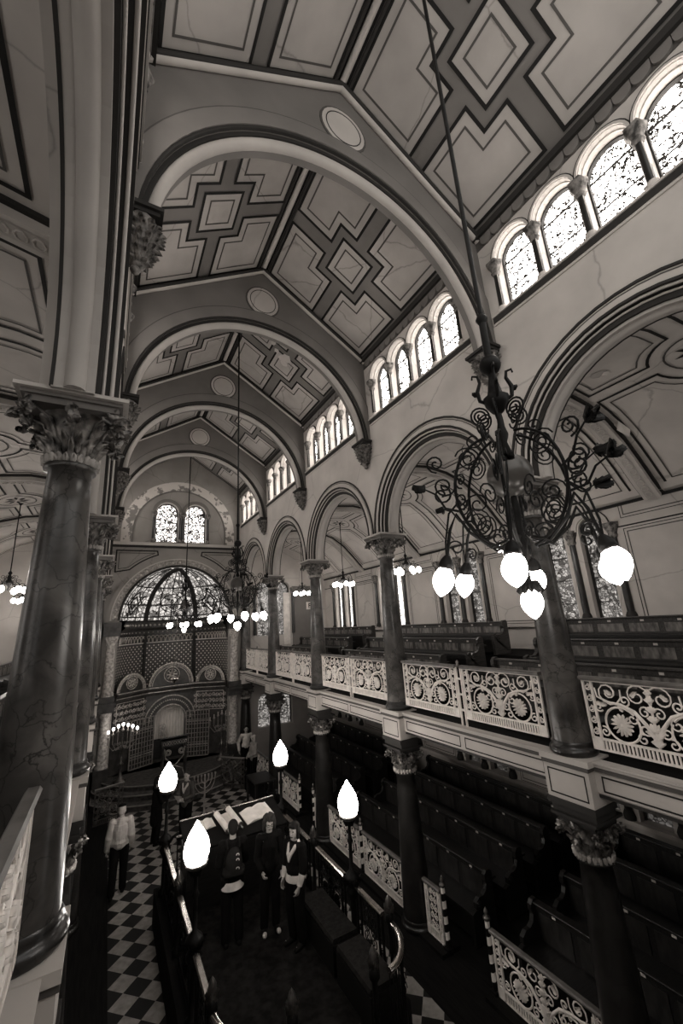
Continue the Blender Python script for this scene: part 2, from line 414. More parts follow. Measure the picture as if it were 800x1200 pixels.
# nave walls: arcade below, clerestory above
HOODR = 1.86
for side, sn in SIDES:
    x = XC+side*FACE
    S = Fr((x, 0, 0), (0, 1, 0), (0, 0, 1), (-side, 0, 0))
    w = MB().mat('wall'); t = MB()
    for k in range(-1, 4):
        y0, y1 = YK(k), YK(k+1); yc = (y0+y1)/2
        if k == 3: y1 = YEND
        arch_wall(w, S, y0, y1, ZC, 9.62, yc, 1.66, ZC, w0=0, w1=-.5, n=26)
        # inner order with a roll, dark moulding and painted hood lines
        t.mat('soffit'); arch_ring(t, S, yc, ZC, 1.48, 1.68, -.12, -.40, legs=ZC-.02)
        arch_roll(t, S, yc, ZC, 1.50, .075, -.25, k=10, legs=ZC-.01)
        t.mat('trimd'); arch_ring(t, S, yc, ZC, 1.52, 1.655, -.085, -.13, legs=ZC-.01); arch_ring(t, S, yc, ZC, 1.635, 1.662, -.02, -.125, legs=ZC-.01); arch_ring(t, S, yc, ZC, 1.475, 1.50, -.385, -.41, legs=ZC-.01); arch_ring(t, S, yc, ZC, 1.66, 1.695, .0, .035)
        t.mat('trim'); arch_roll(t, S, yc, ZC, 1.64, .018, -.01); arch_roll(t, S, yc, ZC, 1.60, .014, -.07); arch_ring(t, S, yc, ZC, 1.70, 1.78, 0, .02)
        t.mat('line2'); arch_ring(t, S, yc, ZC, 1.80, 1.815, 0, .004, legs=ZC)
        t.mat('trimd'); arch_ring(t, S, yc, ZC, 1.835, 1.87, 0, .022, legs=ZC)
        # clerestory: four windows
        ww = .36*2
        us = [y0]+[yc+.08+(i-1)*ww for i in range(3)]+[y1]
        for i in range(4):
            wc = yc+.08+(i-1.5)*ww
            arch_wall(w, S, us[i], us[i+1], 9.62, 12.25, wc, .32, 11.17, ZSILL, w0=0, w1=-.5, n=12)
            win = MB().mat('glass_c'); pane(win, S, wc, 11.17, .322, ZSILL, -.27)
            wo = struct(win, wname())
            fm = MB().mat('trimd'); arch_ring(fm, S, wc, 11.17, .298, .324, -.20, -.27, n=12, legs=ZSILL)
            fm.box(wc-.3, 11.14, -.25, wc+.3, 11.165, -.235, S)
            fm.box(wc-.3, 10.64, -.25, wc+.3, 10.655, -.235, S)
            struct(fm, 'window_frame', parent=wo)
            t.mat('wall'); arch_ring(t, S, wc, 11.17, .325, .357, -.09, .03, n=14); arch_roll(t, S, wc, 11.17, .322, .018, -.09, n=14)
            t.mat('trimd'); arch_ring(t, S, wc, 11.17, .359, .372, 0, .03, n=14)
        for i in range(5):      # colonnettes between the windows
            u = yc+.08+(i-2)*ww
            c = S(u, 0, -.03)
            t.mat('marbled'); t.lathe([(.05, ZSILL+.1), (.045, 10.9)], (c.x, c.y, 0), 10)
            t.mat('trim'); t.lathe([(.085, ZSILL), (.085, ZSILL+.05), (.06, ZSILL+.1)], (c.x, c.y, 0), 10)
            t.mat('stone'); t.lathe([(.05, 10.88), (.075, 10.93), (.06, 10.96), (.10, 11.06), (.12, 11.1), (.12, 11.15)], (c.x, c.y, 0), 10, ripple=5, amp=.12)
        t.mat('trim'); t.box(y0+.2, ZSILL-.03, -.1, y1-.2, ZSILL, .05, S)
        t.mat('trimd'); t.box(y0+.2, ZSILL-.13, -.02, y1-.2, ZSILL-.03, .03, S)
        t.mat('trim'); t.box(y0+.2, ZSILL-.17, -.02, y1-.2, ZSILL-.13, .02, S)
        # scalloped frieze under the eaves
        t.mat('trimd'); t.box(y0, 11.78, -.02, y1, 11.9, .10, S)
        t.mat('line2'); t.box(y0, 11.6, -.02, y1, 11.79, .012, S)
        ns = 15
        for i in range(ns):
            u = y0+.24+(i+.5)*(y1-y0-.48)/ns
            t.mat('rib'); t.prism([(u+a*.11, 11.76) if 0 else (u+.105*cos(b), 11.70-.11*sin(b)) for b in [PI*j/8 for j in range(9)] for a in (1,)]+[(u-.105, 11.78), (u+.105, 11.78)], 0, .045, S)
        t.mat('rib'); t.box(y0, 9.6, -.02, y0+.24, 11.8, .05, S)
    w.mat('wall'); struct(w, 'wall_'+sn)
    struct(t, tname())

# nave ceiling: two slopes, painted panels bay by bay
cl = MB()
for side, sn in SIDES:
    sl = V3((side*FACE, 0, ZEAVE-ZRIDGE)); LV = sl.length; sl.normalize()
    nrm = V3((-side*abs(sl.z), 0, -abs(sl.x)))
    for k in range(-1, 4):
        S = Fr((XC, YK(k), ZRIDGE), (0, 1, 0), sl, nrm)
        cl.mat('band'); cl.face([S(0, 0), S(BAY, 0), S(BAY, LV+.3), S(0, LV+.3)])
        u0, u1, v0, v1 = .28+.14, BAY-.14, .16, LV-.10
        uc, vc = (u0+u1)/2, (v0+v1)/2
        hb, q, n = .15, .38, .56   # half band, half central square, notch
        cl.mat('line')
        outline(cl, S, rect(u0-.14, v0-.09, u1+.14, v1+.09), 0, .05, .012)
        for su in (-1, 1):
            for sv in (-1, 1):
                P = lambda a, b: (uc+su*a, vc+sv*b)
                A, B = (u1-u0)/2-.06, (v1-v0)/2-.04
                poly = [P(hb, n), P(n, n), P(n, hb), P(A, hb), P(A, B), P(hb, B)]
                if su*sv < 0: poly.reverse()
                cl.mat('panel'); cl.face([S(a, b, .008) for a, b in poly])
                cl.mat('line'); outline(cl, S, poly, -.025, .025, .014)
                cl.mat('line2'); outline(cl, S, poly, .135, .165, .014)
        sq = rect(uc-q, vc-q, uc+q, vc+q)
        cl.mat('panel'); cl.face([S(a, b, .008) for a, b in sq])
        cl.mat('line'); outline(cl, S, sq, -.025, .025, .014)
        cl.mat('line2'); outline(cl, S, sq, .13, .16, .014)
cl.mat('trim'); cl.tube([(XC, -.05, ZRIDGE-.06), (XC, YEND, ZRIDGE-.06)], .055, 8)
cl.mat('trimd')
for s in (-1, 1): cl.tube([(XC+s*.12, -.05, ZRIDGE-.105), (XC+s*.12, YEND, ZRIDGE-.105)], .03, 6)
struct(cl, 'ceiling')

# transverse ribs (diaphragm arches) with roundels
RR, RZ = 2.42, 9.48
for k in range(0, 4):
    yk = YK(k)+.02; hw = .14
    S = Fr((0, yk-hw, 0), (1, 0, 0), (0, 0, 1), (0, -1, 0))
    rb = MB().mat('rib')
    arch_wall(rb, S, XC-FACE-.02, XC+FACE+.02, RZ-.05, None, XC, RR+.16, RZ, w0=0, w1=-2*hw, n=40, top=lambda x: ZROOF(x)+.05)
    rb.mat('rib'); arch_ring(rb, S, XC, RZ, RR+.02, RR+.18, -.12, -2*hw+.02, n=40)
    rb.mat('soffit'); arch_roll(rb, S, XC, RZ, RR+.07, .07, -.12, n=48, k=10)
    rb.mat('trimd'); arch_ring(rb, S, XC, RZ, RR+.11, RR+.165, -.04, -.13, n=40); arch_ring(rb, S, XC, RZ, RR+.155, RR+.19, -.02, .02, n=40)
    rb.mat('rib'); arch_ring(rb, S, XC, RZ, RR+.19, RR+.42, 0, .035, n=40)
    rb.mat('line2'); arch_ring(rb, S, XC, RZ, RR+.42, RR+.44, 0, .03, n=40)
    c = (XC, 12.66)
    rb.mat('line2'); rb.prism(arcpts(c[0], c[1], .40, 0, 2*PI*23/24, 23), 0, .012, S)
    rb.mat('wall'); rb.prism(arcpts(c[0], c[1], .365, 0, 2*PI*23/24, 23), 0, .02, S)
    rb.mat('line'); arch_ring(rb, S, c[0], c[1], .29, .305, 0, .024, 0, 2*PI)
    for w_, r_, m_ in ((.05, .06, 'trim'), (-2*hw-.05, .06, 'trim'), (.10, .035, 'trimd')):
        rb.mat(m_)
        for s in (-1, 1):
            rb.tube([S(XC, ZRIDGE-.10, w_), S(XC+s*FACE, ZEAVE-.10, w_)], r_, 8)
    struct(rb, tname())

# aisle vaults and outer walls
VP = [(BACK, 9.02), (3.75, 9.17), (4.35, 9.22), (4.97, 9.14), (5.55, 8.95), (6.05, 8.63), (6.45, 8.24), (6.80, 7.86), (OUT, 7.62)]
VL = [0]
for a, b in zip(VP, VP[1:]): VL.append(VL[-1]+math.hypot(b[0]-a[0], b[1]-a[1]))
def vault(side):
    def S(u, v, w=0.0):
        v = min(max(v, 0), VL[-1])
        for i in range(len(VP)-1):
            if v <= VL[i+1]+1e-9:
                q = (v-VL[i])/(VL[i+1]-VL[i]); a, b = VP[i], VP[i+1]
                dx, dz = b[0]-a[0], b[1]-a[1]; l = math.hypot(dx, dz)
                x = a[0]+dx*q; z = a[1]+dz*q
                return V3((XC+side*(x+dz/l*w), u, z-dx/l*w))
    return S
for side, sn in SIDES:
    S = vault(side); cv = MB().mat('apanel'); tr = MB()
    for k in range(-1, 4):
        y0, y1 = YK(k), YK(k+1); yc = (y0+y1)/2
        cv.mat('apanel'); cv.grid([[S(y0, v), S(y1, v)] for v in VL], smooth=True)
        vc = (VL[-1])*.40; mr = .52
        cv.mat('line2')
        # medallion with a painted flower
        for r0, r1 in ((.40, .43),):
            for i in range(24):
                a0, a1 = 2*PI*i/24, 2*PI*(i+1)/24
                cv.face([S(yc+r*cos(a), vc+r*sin(a), .012) for r, a in ((r0, a0), (r0, a1), (r1, a1), (r1, a0))])
        cv.mat('line')
        for i in range(8):
            a = 2*PI*i/8
            cv.face([S(yc+r*cos(a+d), vc+r*sin(a+d), .014) for r, d in ((.06, 0), (.18, .22), (.30, 0), (.18, -.22))])
        hu = BAY/2-.30
        for su in (-1, 1):
            for va, vb in ((.22, vc-.12), (vc+.12, VL[-1]-.14)):
                up = vb > vc+.2
                vn = vc+.12 if up else vc-.12; vf = vb if up else va
                sv = 1 if up else -1
                a_s = math.asin(.12/.56)
                arc = [(yc+su*.60*cos(t), vc+sv*.60*sin(t)) for t in [.20+(PI/2-.40)*i/6 for i in range(7)]]
                poly = [(yc+su*hu, vn)]+arc+[(yc+su*.12, vf), (yc+su*hu, vf)]
                cv.mat('line'); outline(cv, S, poly, 0, .045 if su*sv else 0, .014, sub=7)
                cv.mat('line2'); outline(cv, S, poly, .15, .175, .014, sub=7)
        # transverse rib carved with a running ornament
        for kk in ((y0,) if k > -1 else (y0,)):
            tr.mat('trimd'); tr.grid([[S(kk+e, v, w) for e, w in ((-.20, 0), (-.20, .05), (.20, .05), (.20, 0))] for v in VL], smooth=False)
            tr.mat('trim'); tr.grid([[S(kk+e, v, w) for e, w in ((-.15, .04), (-.15, .14), (.15, .14), (.15, .04))] for v in VL], smooth=False)
            tr.mat('lowwall'); tr.grid([[S(kk+e, v, .146) for e in (-.085, .085)] for v in VL], smooth=False)
            tr.mat('trim')
            nn = 30
            for i in range(nn):
                v = .15+(VL[-1]-.3)*i/(nn-1)
                tr.tube([S(kk+.06*cos(a), v+.055*sin(a), .15) for a in [2*PI*j/7 for j in range(7)]], .012, 4, closed=True)
    # painted band edging towards the arcade
    struct(cv, 'ceiling_aisle_'+sn)
    xo = XC+side*OUT
    W = Fr((xo, 0, 0), (0, 1, 0), (0, 0, 1), (-side, 0, 0))
    wl = MB()
    for k in range(-1, 4):
        y0, y1 = YK(k), YK(k+1); yc = (y0+y1)/2
        for i, (a, b) in enumerate(((y0, yc), (yc, y1))):
            wc = yc+(i-.5)*.94
            wl.mat('lowwall'); arch_wall(wl, W, a, b, 0, 3.0, wc, .29, 2.45, 1.25, w0=0, w1=-.4, n=10)
            wl.mat('wall'); arch_wall(wl, W, a, b, 3.0, 9.4, wc, .28, 7.20, 5.18, w0=0, w1=-.4, n=14)
            for vs, r_, vl, gm in ((7.20, .282, 5.18, 'glass_w' if side < 0 or k > 1 else 'glass_s'), (2.45, .292, 1.25, 'glass_g')):
                win = MB().mat(gm); pane(win, W, wc, vs, r_, vl, -.22)
                wo = struct(win, wname())
                fm = MB().mat('trimd'); arch_ring(fm, W, wc, vs, r_-.035, r_, -.15, -.22, n=12, legs=vl)
                for z in ([vs, vs-.55, vs-1.1, vs-1.65] if vs > 5 else [vs, vs-.5]): fm.box(wc-r_, z, -.21, wc+r_, z+.022, -.19, W)
                struct(fm, 'window_frame', parent=wo)
            tr.mat('trim'); arch_ring(tr, W, wc, 7.20, .30, .36, 0, .05, n=16); arch_roll(tr, W, wc, 7.2, .285, .022, .0, n=14)
            tr.mat('wall'); arch_ring(tr, W, wc, 7.20, .36, .44, 0, .03, n=16)
            tr.mat('line'); arch_ring(tr, W, wc, 7.20, .445, .462, 0, .02, n=16)
            tr.mat('trimd'); tr.box(wc-.28, 7.16, -.14, wc+.28, 7.2, -.1, W)
        for u in (yc-.94, yc, yc+.94):
            c = W(u, 0, .02)
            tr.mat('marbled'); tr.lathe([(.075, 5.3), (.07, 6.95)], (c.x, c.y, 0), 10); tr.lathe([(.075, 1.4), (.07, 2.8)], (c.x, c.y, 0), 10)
            tr.mat('stone'); tr.lathe([(.07, 6.9), (.10, 6.95), (.085, 7.0), (.15, 7.15), (.16, 7.24)], (c.x, c.y, 0), 10, ripple=5, amp=.14)
            tr.mat('trimd'); tr.lathe([(.11, 5.18), (.11, 5.25), (.08, 5.32)], (c.x, c.y, 0), 10)
            tr.lathe([(.11, 1.25), (.12, 1.32), (.08, 1.42)], (c.x, c.y, 0), 10)
        # painted wall panels between the pairs
        for k2 in (y0,):
            for (z0, z1) in ((5.2, 7.0), (7.35, 7.72), (1.32, 2.7)):
                p = rect(k2-.66, z0, k2+.66, z1) if k > -1 else rect(k2+.02, z0, k2+.66, z1)
                tr.mat('line2'); outline(tr, W, p, 0, .022, .006); tr.mat('line'); outline(tr, W, p, -.06, -.045, .006)
        tr.mat('line'); tr.box(y0, 7.10, -.01, yc-1.05, 7.13, .008, W); tr.box(yc+1.05, 7.10, -.01, y1, 7.13, .008, W)
        tr.mat('trim'); tr.prism([(-.02, 7.62), (.12, 7.66), (.20, 7.80), (.20, 7.86), (.05, 7.95), (-.02, 7.95)], y0, y1, Fr((xo, 0, 0), (-side, 0, 0), (0, 0, 1), (0, 1, 0)))
        tr.mat('line'); tr.box(y0, 7.56, -.01, y1, 7.62, .05, W)
        tr.mat('trim'); tr.box(y0, 5.06, -.02, y1, 5.14, .10, W); tr.box(y0, 1.18, -.02, y1, 1.25, .12, W)
    struct(wl, 'wall_outer_'+sn); struct(tr, tname())

# end wall with the great arch
S = Fr((0, YEND, 0), (1, 0, 0), (0, 0, 1), (0, -1, 0))
AR, AZ = 2.16, 6.05
w = MB().mat('endwall')
arch_wall(w, S, XC-BACK, XC+BACK, 0, 9.22, XC, AR, AZ, w0=0, w1=-.35, n=40)
w.mat('endwall')
for i in (-1, 1): arch_wall(w, S, *((XC-BACK, XC) if i < 0 else (XC, XC+BACK)), 9.22, 14.0, XC+i*.60, .46, 10.62, 9.3, w0=0, w1=-.4, n=16)
for side, sn in SIDES:
    for i in (-1, 1):
        wc = XC+side*(6.83-XC)+i*.48
        a, b = sorted((XC+side*BACK, XC+side*(6.83-XC))) if i*side < 0 else sorted((XC+side*(6.83-XC), XC+side*OUT))
        w.mat('lowwall'); arch_wall(w, S, a, b, 0, 3.1, wc, .33, 2.25, 1.2, w0=0, w1=-.4, n=12)
        w.mat('wall'); arch_wall(w, S, a, b, 3.1, 9.4, wc, .33, 7.20, 5.05, w0=0, w1=-.4, n=14)
struct(w, 'wall_end')
t = MB()
def endwin(wc, r, vs, vl, m, fw=.04):
    win = MB().mat(m); pane(win, S, wc, vs, r+.003, vl, -.25, 16); wo = struct(win, wname())
    fm = MB().mat('trimd'); arch_ring(fm, S, wc, vs, r-fw, r, -.18, -.25, n=14, legs=vl)
    for q in (1, 2, 3): z = vl+(vs-vl)*q/3; fm.box(wc-r, z, -.24, wc+r, z+.02, -.22, S)
    struct(fm, 'window_frame', parent=wo)
for i in (-1, 1):
    wc = XC+i*.60
    endwin(wc, .46, 10.62, 9.3, 'glass_e')
    t.mat('rib'); arch_ring(t, S, wc, 10.62, .47, .62, 0, .06, n=18); t.mat('trim'); arch_roll(t, S, wc, 10.62, .47, .03, .03)
    for u in (wc-.53, wc+.53):
        t.mat('marbled'); t.lathe([(.07, 9.4), (.06, 10.4)], (u, YEND-.04, 0), 10)
        t.mat('stone'); t.lathe([(.06, 10.38), (.12, 10.55), (.12, 10.64)], (u, YEND-.04, 0), 10, ripple=5, amp=.1); t.lathe([(.11, 9.28), (.07, 9.42)], (u, YEND-.04, 0), 10)
    for side in (-1, 1):
        wc = XC+side*(6.83-XC)+i*.48
        endwin(wc, .33, 7.20, 5.05, 'glass_s'); endwin(wc, .33, 2.25, 1.2, 'glass_s')
        t.mat('trim'); arch_ring(t, S, wc, 7.20, .34, .44, 0, .05, n=16)
        for u in (wc-.47, wc+.47):
            t.mat('marbled'); t.lathe([(.08, 5.1), (.07, 7.0)], (u, YEND-.05, 0), 10)
            t.mat('stone'); t.lathe([(.07, 6.95), (.13, 7.18), (.14, 7.24)], (u, YEND-.05, 0), 10, ripple=5, amp=.1)
t.mat('peel'); arch_ring(t, S, XC, 9.75, 1.95, 2.36, 0, .012, n=30, legs=9.25); t.mat('rib'); arch_ring(t, S, XC, 9.75, 1.90, 1.95, 0, .03, n=30, legs=9.25)
# cornice, arch bands, spandrel panels
t.mat('trimd'); t.box(XC-FACE, 9.02, -.02, XC+FACE, 9.10, .08, S); t.mat('trim'); t.box(XC-FACE, 9.10, -.02, XC+FACE, 9.22, .16, S)
t.mat('trimd'); arch_ring(t, S, XC, AZ, AR, AR+.06, -.02, .10, n=40); arch_roll(t, S, XC, AZ, AR+.02, .05, .10, n=40, k=8)
t.mat('archbossed'); arch_ring(t, S, XC, AZ, AR+.06, AR+.30, 0, .06, n=40)
t.mat('trim'); arch_ring(t, S, XC, AZ, AR+.30, AR+.34, 0, .09, n=40)
t.mat('endwall'); arch_ring(t, S, XC, AZ, AR+.34, AR+.48, 0, .05, n=40, legs=5.9)
for i in range(27):
    a = PI*(i+.5)/27; c = S(XC+(AR+.18)*cos(a), AZ+(AR+.18)*sin(a), .06)
    t.mat('arkgilt'); t.sphere(c, .045, 8, 4, (1, .6, 1))
for s in (-1, 1):
    p = [(XC+s*(FACE-.16), 8.9), (XC+s*(FACE-.16), 7.95)]+[(XC+s*2.78*cos(a), AZ+2.78*sin(a)) for a in [rad(46)+(rad(72)-rad(46))*j/8 for j in range(9)]]+[(XC+s*.9, 8.9)]
    if s > 0: p.reverse()
    t.mat('line'); outline(t, S, p, 0, .05, .02); outline(t, S, p, .12, .14, .02)
t.mat('white'); t.box(7.30, 4.6, -.01, 7.62, 7.0, .03, S)
t.mat('rib'); t.box(7.75, 3.8, -.01, 8.75, 7.3, .02, S)
struct(t, tname())

# door in the end of the right aisle carries a small F sign on the panel
fs = thing('fire_sign', 'small white F sign on dark panel at the far end of the right gallery', 'sign', (8.5, YEND-.03, 6.15))
q = MB().box(0, 0, 0, .34, -.02, .36); q.build('sign_board', 'white', fs)
q = MB(); q.box(.11, -.025, .07, .15, -.03, .30); q.box(.11, -.025, .26, .25, -.03, .30); q.box(.11, -.025, .165, .22, -.03, .205); q.build('letter_f', 'black_cloth', fs)

# glass half dome and lower apse
DY = YEND+.15
def dome(a, e, r=AR): return V3((XC-r*cos(e)*cos(a), DY+r*cos(e)*sin(a), AZ+r*sin(e)))
win = MB().mat('glass_d')
win.grid([[dome(PI*j/24, PI/2*i/10*.99) for j in range(25)] for i in range(11)])
wo = struct(win, wname())
fm = MB().mat('trimd')
for a in (PI*.33, PI*.67):
    fm.tube([dome(a+(PI/2-a)*.25*(i/12)**2, PI/2*i/12*.97, AR-.06) for i in range(13)], .10, 8)
for e in (.07, .32, .72): fm.tube([dome(PI*j/24, e, AR-.02) for j in range(25)], .03, 5)
for a in (.09, .17, .25, .42, .5, .58, .75, .83, .91): fm.tube([dome(PI*a, PI/2*i/10*.9, AR-.01) for i in range(11)], .022, 4)
for a0, ew in ((.5, .11), (.2, .075), (.8, .075)):
    if a0 == .5: fm.tube([dome(PI*(a0+.075*cos(b)), .36+.20*sin(b), AR-.01) for b in [2*PI*i/20 for i in range(20)]], .022, 4, closed=True); fm.tube([dome(PI*(a0+.05*cos(b)), .36+.13*sin(b), AR-.01) for b in [2*PI*i/16 for i in range(16)]], .012, 4, closed=True)
    else:
        for q_ in (1, .55): fm.tube([dome(PI*(a0+ew*q_*c_), .36+.24*q_*s_, AR-.01) for c_, s_ in ((1, 0), (.5, .5), (0, 1), (-.5, .5), (-1, 0), (-.5, -.5), (0, -1), (.5, -.5))], .038, 4, closed=True)
for a0 in (.10, .25, .5, .75, .9): fm.tube([dome(PI*(a0+.05*cos(b)), .80+.10*sin(b), AR-.01) for b in [2*PI*i/12 for i in range(12)]], .014, 4, closed=True)
struct(fm, 'window_frame', parent=wo)
ap = MB()
def cyl(a, z, r): return V3((XC-r*cos(a), DY+r*sin(a), z))
# lattice painted bays
m_ = bpy.data.meshes.new('wall_apse')
vs, fs_, uvs = [], [], []
n = 36
for j in range(n+1):
    for z in (0, 5.45): vs.append(tuple(cyl(PI*j/n, z, AR)))
for j in range(n): fs_.append((2*j, 2*j+2, 2*j+3, 2*j+1)); uvs += [(PI*j/n*AR, 0), (PI*(j+1)/n*AR, 0), (PI*(j+1)/n*AR, 5.45), (PI*j/n*AR, 5.45)]
m_.from_pydata(vs, [], fs_); ul = m_.uv_layers.new(name='UVMap')
for i, x in enumerate(uvs): ul.data[i].uv = x
m_.materials.append(M['lattice']); o = bpy.data.objects.new('wall_apse', m_); C.objects.link(o); o['kind'] = 'structure'
def ringp(prof, m, z=0, n=36):
    ap.mat(m); ap.grid([[cyl(PI*j/n, zz, r) for r, zz in prof] for j in range(n+1)], closed_u=True, smooth=False)
ringp([(AR, 5.45), (AR-.10, 5.45), (AR-.10, 5.62), (AR-.22, 5.72), (AR-.22, 5.98), (AR, 6.05)], 'ark'); ringp([(AR, 5.02), (AR-.02, 5.02), (AR-.02, 5.46), (AR, 5.46)], 'ark')
for j in range(30):
    ap.mat('arkgilt'); ap.sphere(cyl(PI*(j+.5)/30, 5.84, AR-.22), .055, 7, 4); ap.sphere(cyl(PI*(j+.5)/30, 5.53, AR-.10), .03, 6, 4)
ringp([(AR, 5.98), (AR-.26, 5.98), (AR-.26, 6.05), (AR, 6.05)], 'trimd')
ap.mat('white')      # interlaced white arcade under the entablature
for j in range(33):
    a0 = PI*(.04+.92*j/33); d = PI*.92/33
    for q in (0, 1):
        ap.tube([cyl(a0+d*(.5+.95*cos(PI*i/6)) , 5.12+.26*sin(PI*i/6), AR-.05) for i in range(7)], .024, 4)
ringp([(AR, 5.06), (AR-.05, 5.06), (AR-.05, 5.10), (AR, 5.10)], 'white')
for a in (PI*.335, PI*.665):
    ap.mat('trimd'); ap.tube([cyl(a, 2.8, AR-.05), cyl(a, 5.5, AR-.05)], .07, 8); ap.sphere(cyl(a, 4.55, AR-.08), .09)
struct(ap, tname())

# unseen rear wall, added to block world light below the open gap above
w = MB().mat('lowwall'); w.box(-4.6, -1.4, 0, 9.65, -1.2, 7.6); struct(w, 'wall_back')
# fallen plaster: pale flaps and patches left where the paint has come away
fk = MB(); rr = random.Random(5)
S = vault(1)
def patch(S, u, v, r, m, w, el=1.0):
    fk.mat(m); n = 11; fk.face([S(u+r*rr.uniform(.5, 1.15)*cos(2*PI*i/n)*el, v+r*rr.uniform(.5, 1.15)*sin(2*PI*i/n), w) for i in range(n)])
def vof(x):   # arc length on the vault for a distance from the axis
    for i in range(len(VP)-1):
        if VP[i][0] <= x <= VP[i+1][0]: return VL[i]+(VL[i+1]-VL[i])*(x-VP[i][0])/(VP[i+1][0]-VP[i][0])
patch(S, 2.95, vof(6.80-XC), .13, 'lowwall', .013); patch(S, 2.88, vof(6.9-XC), .07, 'white', .018)
patch(S, 3.5, vof(8.32-XC), .11, 'white', .02, .7)
fk.face([S(3.42, vof(8.2-XC), .02), S(3.36, vof(8.45-XC), .02), S(3.40, vof(8.5-XC), .16), S(3.50, vof(8.3-XC), .12)])
sl = V3((FACE, 0, ZEAVE-ZRIDGE)).normalized(); S = Fr((XC, 0, ZRIDGE), (0, 1, 0), sl, V3((-abs(sl.z), 0, -abs(sl.x))))
for i in range(6): patch(S, 9.36+rr.uniform(-.35, .25), 1.3+rr.uniform(-.3, .4), rr.uniform(.08, .17), 'trim', .02)
struct(fk, tname())
# ------------------------------------------------------------------ columns
ORD = ['nearest', 'second nearest', 'third nearest', 'fourth nearest', 'farthest']
def capital_mb(r, h, ab, seed=1, rich=1.0):
    """foliate capital: ring of pierced leaves, two tiers of acanthus, corner sprays; origin at its foot"""
    q = MB(); rr = random.Random(seed)
    q.lathe([(r*1.05, 0), (r*1.14, .02), (r*1.14, .05), (r*1.0, .07), (r*1.06, h*.5), (ab*.62, h*.82), (ab*.85, h)], n=16)
    for tier, (z, L, W, n, ln) in enumerate(((.05, h*.42, r*.17, 12, .12), (h*.22, h*.45, r*.17, 12, .2))):
        for i in range(n):
            a = 2*PI*(i+.5*tier)/n; o = V3((cos(a), sin(a), 0))
            leafstrip(q, o*r*1.0+V3((0, 0, z)), o, (0, 0, 1), L, W, 1.7, ln)
    for i in range(8):       # stems with curling flower sprays
        a = PI/4*i; o = V3((cos(a), sin(a), 0)); big = i % 2 == 1
        reach = ab*(1.22 if big else .98)
        pts = [o*(r*1.02)+V3((0, 0, h*.25)), o*(r*1.15)+V3((0, 0, h*.55)), o*(r*1.45)+V3((0, 0, h*.82)), o*reach+V3((0, 0, h*.93))]
        q.tube(pts, [.018, .016, .013, .010], 5)
        e = pts[-1]
        for j in range(int((20 if big else 14)*rich)):
            d = V3((rr.uniform(-1, 1), rr.uniform(-1, 1), rr.uniform(-1, .6))).normalized()
            d = (d+o*.5).normalized(); u = V3((rr.uniform(-1, 1), rr.uniform(-1, 1), rr.uniform(-.4, 1))).normalized()
            if abs(u.dot(d)) > .9: u = d.orthogonal()
            u = (u-d*u.dot(d)).normalized()
            leafstrip(q, e+d*.02+o*rr.uniform(-.06, .03)+V3((0, 0, -h*.30*rr.random())), d, u, rr.uniform(.05, .09)*h/.42, .02*h/.42, 1.5, .5, 4, True)
        q.sphere(e-V3((0, 0, .03)), .028, 7, 5)
    return q
def make_column(upper):
    t = thing('marble_column', '', 'column')
    h = (ZC-ZB) if upper else ZG
    hc = .44 if upper else .40; ab = .335 if upper else .25
    r0, r1 = (.235, .150) if upper else (.265, .178)
    q = MB(); q.lathe([(r0+.03, 0), (r0+.055, .03), (r0+.055, .06), (r0+.035, .09), (r0+.012, .105), (r0+.025, .13), (r0+.005, .16)], n=28)
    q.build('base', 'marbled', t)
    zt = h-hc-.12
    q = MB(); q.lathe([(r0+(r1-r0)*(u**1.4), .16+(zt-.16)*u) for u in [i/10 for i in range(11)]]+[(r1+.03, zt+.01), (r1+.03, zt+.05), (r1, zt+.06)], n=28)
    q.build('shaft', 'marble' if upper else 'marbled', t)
    c = capital_mb(r1, hc, ab, 3 if upper else 5).build('capital', 'leaf' , t); c.location = (0, 0, zt+.04)
    q = MB()      # pale pierced crown at the neck
    for i in range(22):
        a = 2*PI*i/22; o = V3((cos(a), sin(a), 0)); leafstrip(q, o*r1*1.13, o, (0, 0, 1), .075, .024, .7, .1, 3, False)
    cr = q.build('leaf_crown', 'leafw', c); cr.location = (0, 0, .01)
    q = MB(); z0 = zt+.04+hc
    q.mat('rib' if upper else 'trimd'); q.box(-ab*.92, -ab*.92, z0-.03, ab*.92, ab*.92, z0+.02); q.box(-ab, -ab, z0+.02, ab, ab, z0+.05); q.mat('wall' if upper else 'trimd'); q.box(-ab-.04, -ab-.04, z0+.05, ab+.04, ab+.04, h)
    q.build('abacus', None, t)
    return t
up, lo = make_column(True), make_column(False)
fu = fl = True
for side, sn in SIDES:
    for k in range(0, 5):
        y = YK(k) if k < 4 else YEND-.12
        gl = 'right' if side > 0 else 'left'
        place(up, fu, (fx(side, XR), y, ZB), 0 if side > 0 else 0, '%s dark veined marble column above the %s gallery front, leafy capital' % (ORD[k], gl), 'upper gallery columns'); fu = False
        place(lo, fl, (fx(side, XR), y, 0), 0, '%s dark marble column standing on the floor under the %s gallery' % (ORD[k], gl), 'lower columns under the galleries'); fl = False

